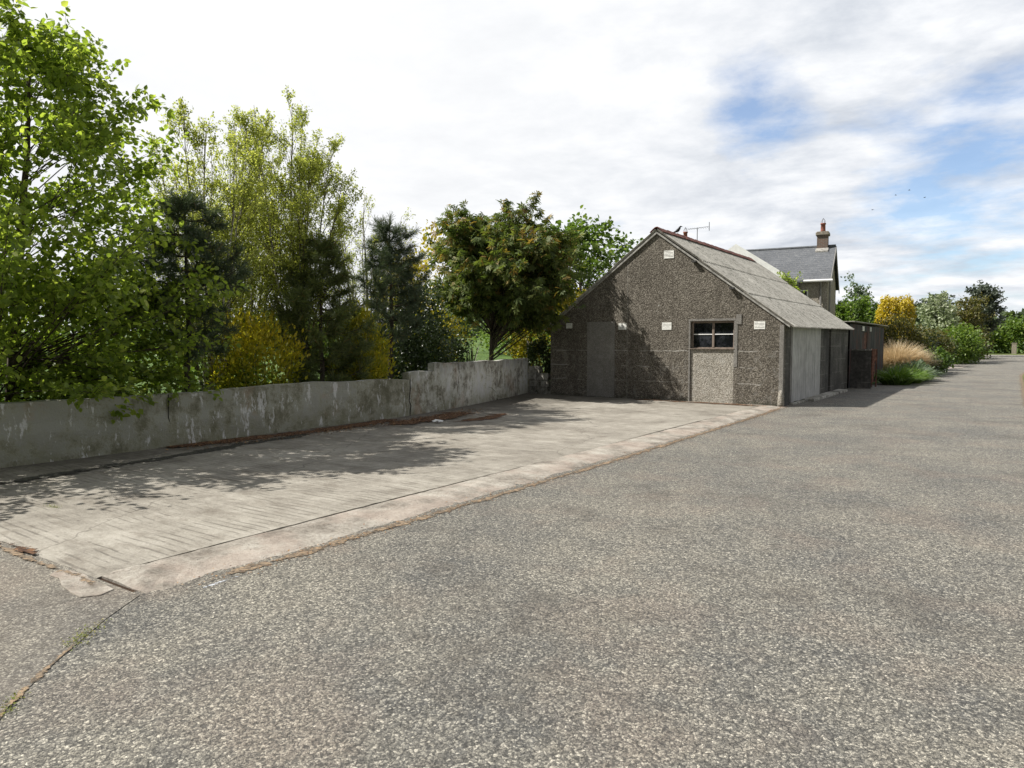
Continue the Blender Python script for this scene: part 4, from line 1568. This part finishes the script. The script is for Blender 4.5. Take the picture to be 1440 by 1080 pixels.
# ------------------------------------------------------------------ trees and shrubs behind the wall
# broad young lime at the left edge, its low branches hanging over the wall
cl = []
g1 = np.random.default_rng(21)
for i in range(185):
    z = .9 + 5.25 * g1.random() ** .92
    prof = 2.75 * math.sin(min(1, (z / 6.9)) ** .55 * math.pi * .97) ** .8 if z > 2.6 else 2.35 - .12 * z
    prof *= 1 + .28 * math.sin(i * 1.7) * (z > 2)
    a = g1.random() * 6.28
    r = prof * (.35 + .65 * g1.random() ** .5)
    cl.append((r * math.cos(a) * .9 + .25, r * math.sin(a) * 1.12 + .15, z, .5 * g1.uniform(.75, 1.2)))
for i in range(78):
    cl.append((g1.uniform(-.6, 1.85), g1.uniform(-2.6, 2.5), g1.uniform(.7, 2.7), .5))
tree('lime_tree', 'big fresh green broadleaf tree at the left edge overhanging the wall', (-12.1, 4.3, 0), 6.5, cl, L['lime'], .092, 150, M['bark'], .1, .15, .45, 8, spread=.4, stems=3, twr=.004, flat=.5, limb=.45)

# birches
def birch(label, loc, h, w, seed, n, name='birch_tree', per=150, stems=2, zlo=.24):
    g = np.random.default_rng(seed)
    cl = []
    nl = 10
    lead = [(0, 0, 1.0)] + [(w * .8 * math.sqrt(g.random()) * math.cos(k * 2.4), w * .8 * math.sqrt(g.random()) * math.sin(k * 2.4), g.uniform(.72, 1.0)) for k in range(nl)]
    for i in range(n):
        lx, ly, lt = lead[i % len(lead)]
        t = zlo + (lt + .03 - zlo) * g.random() ** .8
        rel = (t - zlo) / (lt + .03 - zlo)
        a = g.random() * 6.28
        r = (.16 + .62 * (1 - rel) ** .8) * math.sqrt(g.random())
        k = .25 + .75 * min(1, rel * 1.6)
        cl.append((lx * k + r * math.cos(a), ly * k + r * math.sin(a), h * t, (.16 + .26 * (1 - rel) ** .5) * g.uniform(.8, 1.2)))
    tree(name, label, loc, h, cl, L['birch'], .049, per, M['birchbark'], .055, .95, .55, 6, 'kite', stems=stems, twr=.003, flat=.2, group='birches behind the wall', limb=.6, leaders=[(x * 1.0, y * 1.0, h * t) for x, y, t in lead])


birch('pale green birch rising directly right of the broad lime tree', (-12.5, 7.9, 0), 5.8, 1.35, 31, 210)
birch('tallest feathery birch, in the middle of the birch group', (-12.5, 9.9, 0), 6.65, 1.6, 32, 320)
birch('birch with grey stem standing behind the two front birches', (-13.6, 9.3, 0), 6.3, 1.75, 33, 260, per=140)
birch('slender low birch behind the slim right-hand pine', (-13.0, 12.4, 0), 5.25, 1.15, 34, 95, per=80)

pine('pine_tree', 'ragged dark pine nearest the lime tree, bare lower trunk', (-11.65, 6.95, 0), 4.15, 1.15, L['pine'], 5, .36, 'pines behind the wall', .13)
pine('pine_tree', 'bushy olive pine between the dark pine and the slim pine', (-11.75, 9.95, 0), 3.85, 1.2, L['pineg'], 6, .16, 'pines behind the wall', .14, shoots=1.3)
pine('pine_tree', 'slim blue green pine with bare trunk, beside the dark shrubs', (-11.95, 12.2, 0), 4.6, 1.0, L['pine'], 7, .4, 'pines behind the wall', .13, shoots=1.3)

# bronze-green maple over the wall end
def maple_t(P, tt):
    rel = np.clip((P[:, 2] - 3.3) / 2.2, 0, 1)
    out = np.clip(np.hypot(P[:, 0], P[:, 1]) / 1.9, 0, 1)
    k = rng.random(len(P))
    return np.clip(tt * .62 + np.where(k < .05 + .26 * rel * out, .42, 0), 0, 1)


cl = crown_clumps(190, (.45, .05, 3.95), (2.4, 2.2, 1.78), .52, .2, .45, 2.2, 41) + [(1.7, .3, 2.7, .5), (2.1, .1, 2.9, .5), (1.9, -.5, 3.1, .5), (2.2, .4, 3.4, .5)]
tree('maple_tree', 'rounded dark green and bronze maple in front of the shed end', (-13.1, 17.7, 0), 5.55, cl, L['maple'], .185, 85, M['bark'], .085, .25, .75, 7, 'palm', tintf=maple_t, lean=(.15, .1))

cl = crown_clumps(75, (0, 0, 4.6), (2.5, 2.5, 2.35), .6, .25, .5, 2.0, 43)
tree('sycamore_tree', 'taller mid green tree behind the maple and the shed roof', (-14.3, 25.6, 0), 7.0, cl, L['mid'], .17, 75, M['bark'], .11, .4, .4, 7)

bush('golden_shrub', 'bright yellow shrub showing left of the maple', (-16.2, 18.2, 0), (1.7, 1.7, 5.3), 7500, L['gold'], .11, clumps=70, cr=.5, tmean=.6)
bush('golden_shrub', 'yellow green shrub between the maple and the shed gable', (-13.2, 21.2, 0), (1.35, 1.35, 3.9), 5500, L['gold'], .11, clumps=60, cr=.5, tmean=.2)
bush('dark_shrub', 'tall dark evergreen shrub between the slim pine and the maple', (-12.6, 13.9, 0), (.85, .9, 3.4), 7000, L['dark'], .075, clumps=60, cr=.42)
bush('dark_shrub', 'rounded dark evergreen shrub left of the sword leaved plant', (-13.1, 15.2, 0), (.9, .9, 2.3), 6000, L['dark'], .075, clumps=50, cr=.42)
bush('dark_shrub', 'low dark shrub at the step in the wall', (-12.3, 12.9, 0), (.75, .9, 1.9), 4500, L['dark'], .07, clumps=40, cr=.38)
bush('golden_conifer', 'gold tipped feathery conifer behind the wall between two pines', (-11.7, 10.95, 0), (.62, .75, 2.1), 9000, L['goldgreen'], .1, 'shrub', 'spray', 60, .7, cr=.36, taper=.3, tmean=.6)
bush('golden_conifer', 'yellow feathery shrub right of the ragged dark pine', (-11.85, 8.5, 0), (.7, .75, 2.1), 6000, L['goldgreen'], .1, 'shrub', 'spray', 60, .7, cr=.36, taper=-.2, tintf=lambda P, t: np.clip(t + .15 + (P[:, 2] - 1.2) * .4, 0, 1))
bush('garden_shrub', 'mid green shrub filling the gap behind the ragged pine', (-13.3, 8.3, 0), (1.0, 1.1, 1.7), 4200, L['mid'], .07, clumps=40)
bush('garden_shrub', 'mid green shrub behind the bushy olive pine', (-13.2, 10.9, 0), (1.0, 1.3, 1.9), 4500, L['mid'], .07, clumps=40)
bush('garden_shrub', 'leafy undergrowth below the lime tree behind the wall', (-13.4, 5.2, 0), (1.3, 1.9, 1.5), 4500, L['mid'], .08, clumps=40)
bush('garden_shrub', 'broad shrub behind the slim pine and the dark shrubs', (-14.6, 14.2, 0), (1.4, 1.6, 2.3), 5000, L['mid'], .08, clumps=40)
bush('ivy', 'glossy dark ivy clump on the wall end beside the shed corner', (-12.62, 19.75, 0), (.42, .3, 1.9), 2600, L['dark'], .07, 'ivy', clumps=36, cr=.3, tmean=.5)

# sword-leaved plant
sw = thing('phormium', 'clump of arching sword leaves behind the wall under the maple', 'plant', (-12.85, 16.3, 0))
n = 150
az = rng.random(n) * 6.28
tl = np.clip(rng.normal(.75, .4, n), .1, 1.45)
D0 = np.column_stack([np.cos(az) * np.sin(tl), np.sin(az) * np.sin(tl), np.cos(tl)])
V, Fc, ti = [], [], []
for i in range(n):
    d0 = Vector(D0[i])
    s0 = d0.cross(Vector((0, 0, 1))).normalized()
    ln = random.uniform(1.1, 1.95)
    b = len(V)
    p = Vector((-12.85 + random.gauss(0, .08), 16.3 + random.gauss(0, .08), .05))
    for j in range(6):
        w = .03 * (1 - (j / 5.2) ** 2.5)
        V += [p - s0 * w, p + s0 * w]
        d0 = (d0 + Vector((0, 0, -.12 - .12 * j * tl[i] * .5))).normalized()
        p = p + d0 * ln / 5
    Fc += [(b + 2 * j, b + 2 * j + 1, b + 2 * j + 3, b + 2 * j + 2) for j in range(5)]
    ti += [random.random()] * 5
mesh_obj('leaves', V, Fc, L['sword'], sw, tint=ti, uniform=4)

# field fence
fn = thing('field_fence', 'line of weathered posts and wire across the field beyond the wall', 'fence', (-15.5, 24, 0))
fp = [(-13.1, 19.9, 1.75), (-14.0, 22.0, 1.65), (-15.2, 25.2, 1.7), (-16.7, 29, 1.6), (-18.5, 33.5, 1.6), (-20.4, 38, 1.6)]
for x, y, h in fp:
    q = MB()
    z0 = hill(x, y)
    q.tube([(x, y, z0 - .1), (x + random.gauss(0, .02), y, z0 + h * .5), (x + random.gauss(0, .05), y, z0 + h)], [.05, .048, .042], 7)
    q.build('post', M['fencewood'], fn, True)
q = MB()
for hz_ in (.55, .95, 1.3):
    for a, b in zip(fp, fp[1:]):
        q.tube([(a[0], a[1], hill(a[0], a[1]) + hz_), (b[0], b[1], hill(b[0], b[1]) + hz_)], .005, 4)
q.build('wire', M['iron'], fn)
# hedge beyond the field
bush('field_hedge', 'far hedge across the field seen under the maple', (-29, 50, .4), (9, 3.5, 3.4), 9000, L['mid'], .22, 'hedge', clumps=120, cr=1.1)
bush('field_hedge', 'long low far hedge seen in gaps between the left hand trees', (-58, 34, .3), (8, 24, 3.0), 8000, L['mid'], .35, 'hedge', clumps=140, cr=1.6)

# ------------------------------------------------------------------ garden along the lane
def blades(name, label, cat, loc, rad, h, n, m, wid=.012, arch=.6, group=None, part='blades', upright=.5):
    th = thing(name, label, cat, loc, group)
    V, Fc, ti = [], [], []
    o = Vector(loc)
    for i in range(n):
        a = random.random() * 6.28
        r = math.sqrt(random.random())
        p = o + Vector((rad * .35 * r * math.cos(a), rad * .35 * r * math.sin(a), 0))
        d0 = Vector((math.cos(a) * r * (1 - upright) * 1.3 + random.gauss(0, .12), math.sin(a) * r * (1 - upright) * 1.3 + random.gauss(0, .12), 1)).normalized()
        s0 = Vector((random.gauss(0, 1), random.gauss(0, 1), 0)).normalized()
        ln = h * random.uniform(.7, 1.2)
        b = len(V)
        for j in range(5):
            w = wid * (1 - (j / 4.15) ** 2)
            V += [p - s0 * w, p + s0 * w]
            hd = Vector((d0.x, d0.y, 0))
            d0 = (d0 + hd * arch * .35 + Vector((0, 0, -arch * .16 * (j + 1)))).normalized()
            p = p + d0 * ln / 4
        Fc += [(b + 2 * j, b + 2 * j + 1, b + 2 * j + 3, b + 2 * j + 2) for j in range(4)]
        t = min(1, max(0, random.gauss(.45, .22)))
        ti += [t] * 4
    mesh_obj(part, V, Fc, m, th, tint=ti, uniform=4)
    return th


blades('pampas_grass', 'big straw coloured mound of dry ornamental grass beside the lane', 'ornamental grass', (-4.45, 40.2, 0), 1.35, 1.65, 9500, L['straw'], .014, .6, upright=.58)
blades('strap_plant', 'bright green strap leaved clump nearest the rusty gate', 'plant', (-3.55, 31.8, 0), 1.3, .85, 800, L['strap'], .022, .7, 'green clumps at the lane edge')
blades('strap_plant', 'green strap leaved clump second from the rusty gate', 'plant', (-3.3, 33.4, 0), 1.3, .8, 800, L['strap'], .022, .7, 'green clumps at the lane edge')
blades('strap_plant', 'silvery green clump in front of the dry grass mound', 'plant', (-3.3, 35.2, 0), 1.4, .95, 800, L['silver'], .028, .7, 'green clumps at the lane edge')
bush('low_plant', 'low silver green leafy plant at the lane edge by the strap leaves', (-3.25, 36.6, 0), (.65, .8, .65), 1300, L['silver'], .11, 'plant', clumps=24)
bush('low_plant', 'low dark leafy plant just past the dry grass mound', (-3.45, 42.2, 0), (.7, 1.1, 1.1), 2600, L['dark'], .12, 'plant', clumps=30, tmean=.6)
bush('low_plant', 'dark green spreading plant at the lane edge before the paved entrance', (-3.3, 44.0, 0), (.8, 1.7, 1.25), 3200, L['mid'], .13, 'plant', clumps=36, tmean=.25)
bush('low_plant', 'pale leaved low plant beside the paved entrance', (-3.9, 49, 0), (.8, 1.8, 1.3), 2400, L['silver'], .13, 'plant', clumps=30)
bush('garden_shrub', 'rounded olive shrub behind the dry grass mound', (-5.0, 45, 0), (1.3, 1.6, 2.9), 6000, L['bronze'], .12, clumps=60, cr=.55)
bush('garden_shrub', 'dark green shrub right of the dry grass mound', (-4.6, 49.5, 0), (1.2, 1.8, 2.4), 5000, L['dark'], .13, clumps=50, cr=.5, tmean=.6)
bush('garden_shrub', 'bronze brown shrub further along the lane', (-4.4, 58, 0), (1.4, 2.2, 2.4), 4200, L['bronze'], .16, clumps=50, cr=.6, tmean=.3)
bush('garden_shrub', 'spreading dark conifer shrub behind the paved entrance', (-4.7, 64, 0), (1.6, 2.4, 1.9), 3800, L['dark'], .16, clumps=50, cr=.6, tmean=.65)
bush('hedge', 'bright green clipped hedge end where the lane narrows', (-3.0, 68, 0), (1.15, 3.4, 2.75), 7000, L['mid'], .17, 'hedge', clumps=70, cr=.7, tmean=.55)
sheet('paved_entrance', [(-3.15, 52), (-2.3, 54.5), (-2.1, 60.5), (-3.0, 62.5), (-5, 62), (-5, 53)], .018, M['strip'])

# golden weeping conifer: hanging cords of foliage
gc = thing('golden_cypress', 'tall golden conifer with hanging cords of foliage behind the tin shed', 'conifer', (-5.55, 48.5, 0))
q = MB()
q.tube([(-5.55, 48.5, 0), (-5.5, 48.5, 2.4), (-5.5, 48.4, 4.3)], [.13, .09, .03], 8)
q.build('trunk', M['bark'], gc, True)
P, D = [], []
for i in range(400):
    a = random.random() * 6.28
    zt = 4.55 - 3.2 * random.random() ** 1.5
    rr_ = (1.32 - .11 * zt) * random.uniform(.3, 1.05) ** .6
    zt -= .75 * max(0, rr_ - .35) * random.random()
    cx, cy = -5.55 + rr_ * math.cos(a), 48.5 + rr_ * math.sin(a)
    ln = random.uniform(.6, 1.5)
    n = int(40 * ln)
    s = np.linspace(0, 1, n)
    P.append(np.column_stack([cx + math.cos(a) * .15 * s + rng.normal(0, .05, n), cy + math.sin(a) * .15 * s + rng.normal(0, .05, n), np.maximum(zt - ln * s + rng.normal(0, .03, n), .1)]))
    D.append(np.column_stack([rng.normal(0, .6, n) + math.cos(a) * .5, rng.normal(0, .6, n) + math.sin(a) * .5, rng.normal(-.6, .4, n)]))
P, D = np.vstack(P), np.vstack(D)
leaves('crown', P, D, rnd(len(P)) + np.array([0, 0, .6]), .16 * rng.uniform(.6, 1.3, len(P)), L['golddeep'], gc, 'spray', np.clip(rng.normal(.5, .22, len(P)), 0, 1))

cl = crown_clumps(48, (0, 0, 4.0), (1.75, 2.2, 1.9), .62, .3, .4, 2.0, 51)
tree('blossom_tree', 'pale whitish green blossoming tree by the lane', (-4.75, 71, 0), 6.1, cl, L['pale'], .2, 70, M['bark'], .1, .4, .2, 6)
cl = crown_clumps(52, (0, 0, 3.7), (1.65, 2.4, 2.1), .65, .3, .4, 1.5, 52)
tree('bronze_tree', 'brownish green spring tree right of the pale blossoming tree', (-3.0, 76, 0), 5.9, cl, L['bronze'], .19, 70, M['bark'], .1, .4, .2, 6)
cl = crown_clumps(80, (0, 0, 5.6), (2.3, 2.6, 3.0), .85, .25, .4, 1.8, 53)
tree('poplar_tree', 'tall grey green tree above the far end of the garden', (-2.4, 103, 0), 8.6, cl, L['grey'], .28, 85, M['bark'], .16, .5, .2, 6)
cl = crown_clumps(50, (0, 0, 5.0), (2.0, 2.4, 2.4), .8, .25, .4, 1.8, 54)
tree('poplar_tree', 'shorter grey green tree directly behind the pale blossoming tree', (-6.6, 98, 0), 7.4, cl, L['grey'], .28, 80, M['bark'], .14, .5, .2, 6)
cl = crown_clumps(55, (0, 0, 3.3), (2.3, 2.3, 1.8), .7, .25, .4, 1.2, 55)
tree('garden_tree', 'rounded bright green tree showing right of the house', (-9.6, 58, 0), 5.0, cl, L['mid'], .2, 95, M['bark'], .1, .4, .2, 6)
cl = crown_clumps(36, (0, 0, 4.4), (1.2, 1.2, 2.4), .5, .3, .4, 2, 56)
tree('garden_tree', 'pale slender tree rising behind the rounded green tree', (-10.0, 63, 0), 7.0, cl, L['silver'], .16, 60, M['bark'], .08, .7, .2, 6)
cl = crown_clumps(16, (0, 0, 4.1), (.75, .75, .75), .35, .3, .4, 3.2, 57)
tree('sapling', 'slim sapling with yellow green leaves between shed roof and house', (-7.75, 31.3, 0), 5.0, cl, L['lime'], .09, 42, M['bark'], .04, .5, .2, 5)
bush('garden_shrub', 'dark mixed shrubs below the tall grey tree', (-3.3, 88, 0), (1.5, 6, 3.0), 5000, L['bronze'], .22, clumps=60, cr=.8, tmean=.2)

# far end of the lane
for i, (x, y, rx, h, lf, lb) in enumerate(((1.5, 131, 4.5, 4.4, 'mid', 'green hedgerow bush straight ahead beyond the end of the lane'), (9.5, 136, 5.0, 5.2, 'dark', 'dark hedgerow bush at the right edge beyond the lane'),
                                           (-5.5, 128, 4.0, 5.5, 'mid', 'leafy hedgerow bush behind the tall grey tree'))):
    bush('hedgerow_bush', lb, (x, y, hill(x, y)), (rx, 3, h), 5200, L[lf], .36, 'bush', clumps=80, cr=1.3, tmean=.5)
gp = thing('gatepost', 'grey stone gatepost on the grass beyond the lane end', 'gatepost', (1.0, 126.8, 0))
q = MB()
q.box(.7, 1.3, 126.5, 127.1, 0, 1.5)
q.box(.65, 1.35, 126.45, 127.15, 1.502, 1.62)
q.build('post', M['stone'], gp, bevel=.04)

# far wood
P, D = [], []


def wood(x0, x1, y0, y1, n, h0, h1, conif):
    P = []
    T_ = []
    for i in range(n):
        x, y = random.uniform(x0, x1), random.uniform(y0, y1)
        h = random.uniform(h0, h1)
        z0 = hill(x, y)
        m_ = 190
        u = rng.random(m_)
        w = h * (.2 if conif else .42)
        if conif:
            r = w * (1 - u) * (.4 + .6 * rng.random(m_))
        else:
            r = w * np.sin(np.clip(u * .9 + .1, 0, 1) * math.pi) ** .6 * (.5 + .5 * rng.random(m_))
        a = rng.random(m_) * 6.28
        P.append(np.column_stack([x + r * np.cos(a), y + r * np.sin(a), z0 + h * u]))
        T_.append(np.clip(rng.normal(.45, .2, m_) + random.gauss(0, .15), 0, 1))
    return np.vstack(P), np.concatenate(T_)


P1, t1 = wood(-75, -12, 205, 250, 130, 4.5, 8, True)
P2, t2 = wood(-30, 60, 170, 215, 130, 3.2, 5.2, False)
P3, t3 = wood(-260, -75, 120, 260, 150, 5, 9, False)
P = np.vstack([P1, P2, P3])
tag(leaves('far_wood', P, rnd(len(P)) + np.array([0, 0, .3]), rnd(len(P)) + np.array([0, 0, 1]), 1.25 * rng.uniform(.6, 1.4, len(P)), L['farwood'], None, 'leaf', np.concatenate([t1, t2, t3])),
    'far woodland on the skyline', None, None, 'stuff')

# scrap of white litter on the slab
q = MB()
V = []
for i in range(5):
    for j in range(4):
        V.append((-9.55 + i * .05 + random.gauss(0, .01), 10.9 + j * .045 + random.gauss(0, .01), .04 + random.random() * .05))
q.add(V, [(i * 4 + j, i * 4 + j + 1, i * 4 + j + 5, i * 4 + j + 4) for i in range(4) for j in range(3)])
o = q.build('litter_scrap', M['white'], None, True)
o.modifiers.new('thick', 'SOLIDIFY').thickness = .004
tag(o, 'crumpled white scrap lying beside the brown leaf pile on the slab', 'litter')
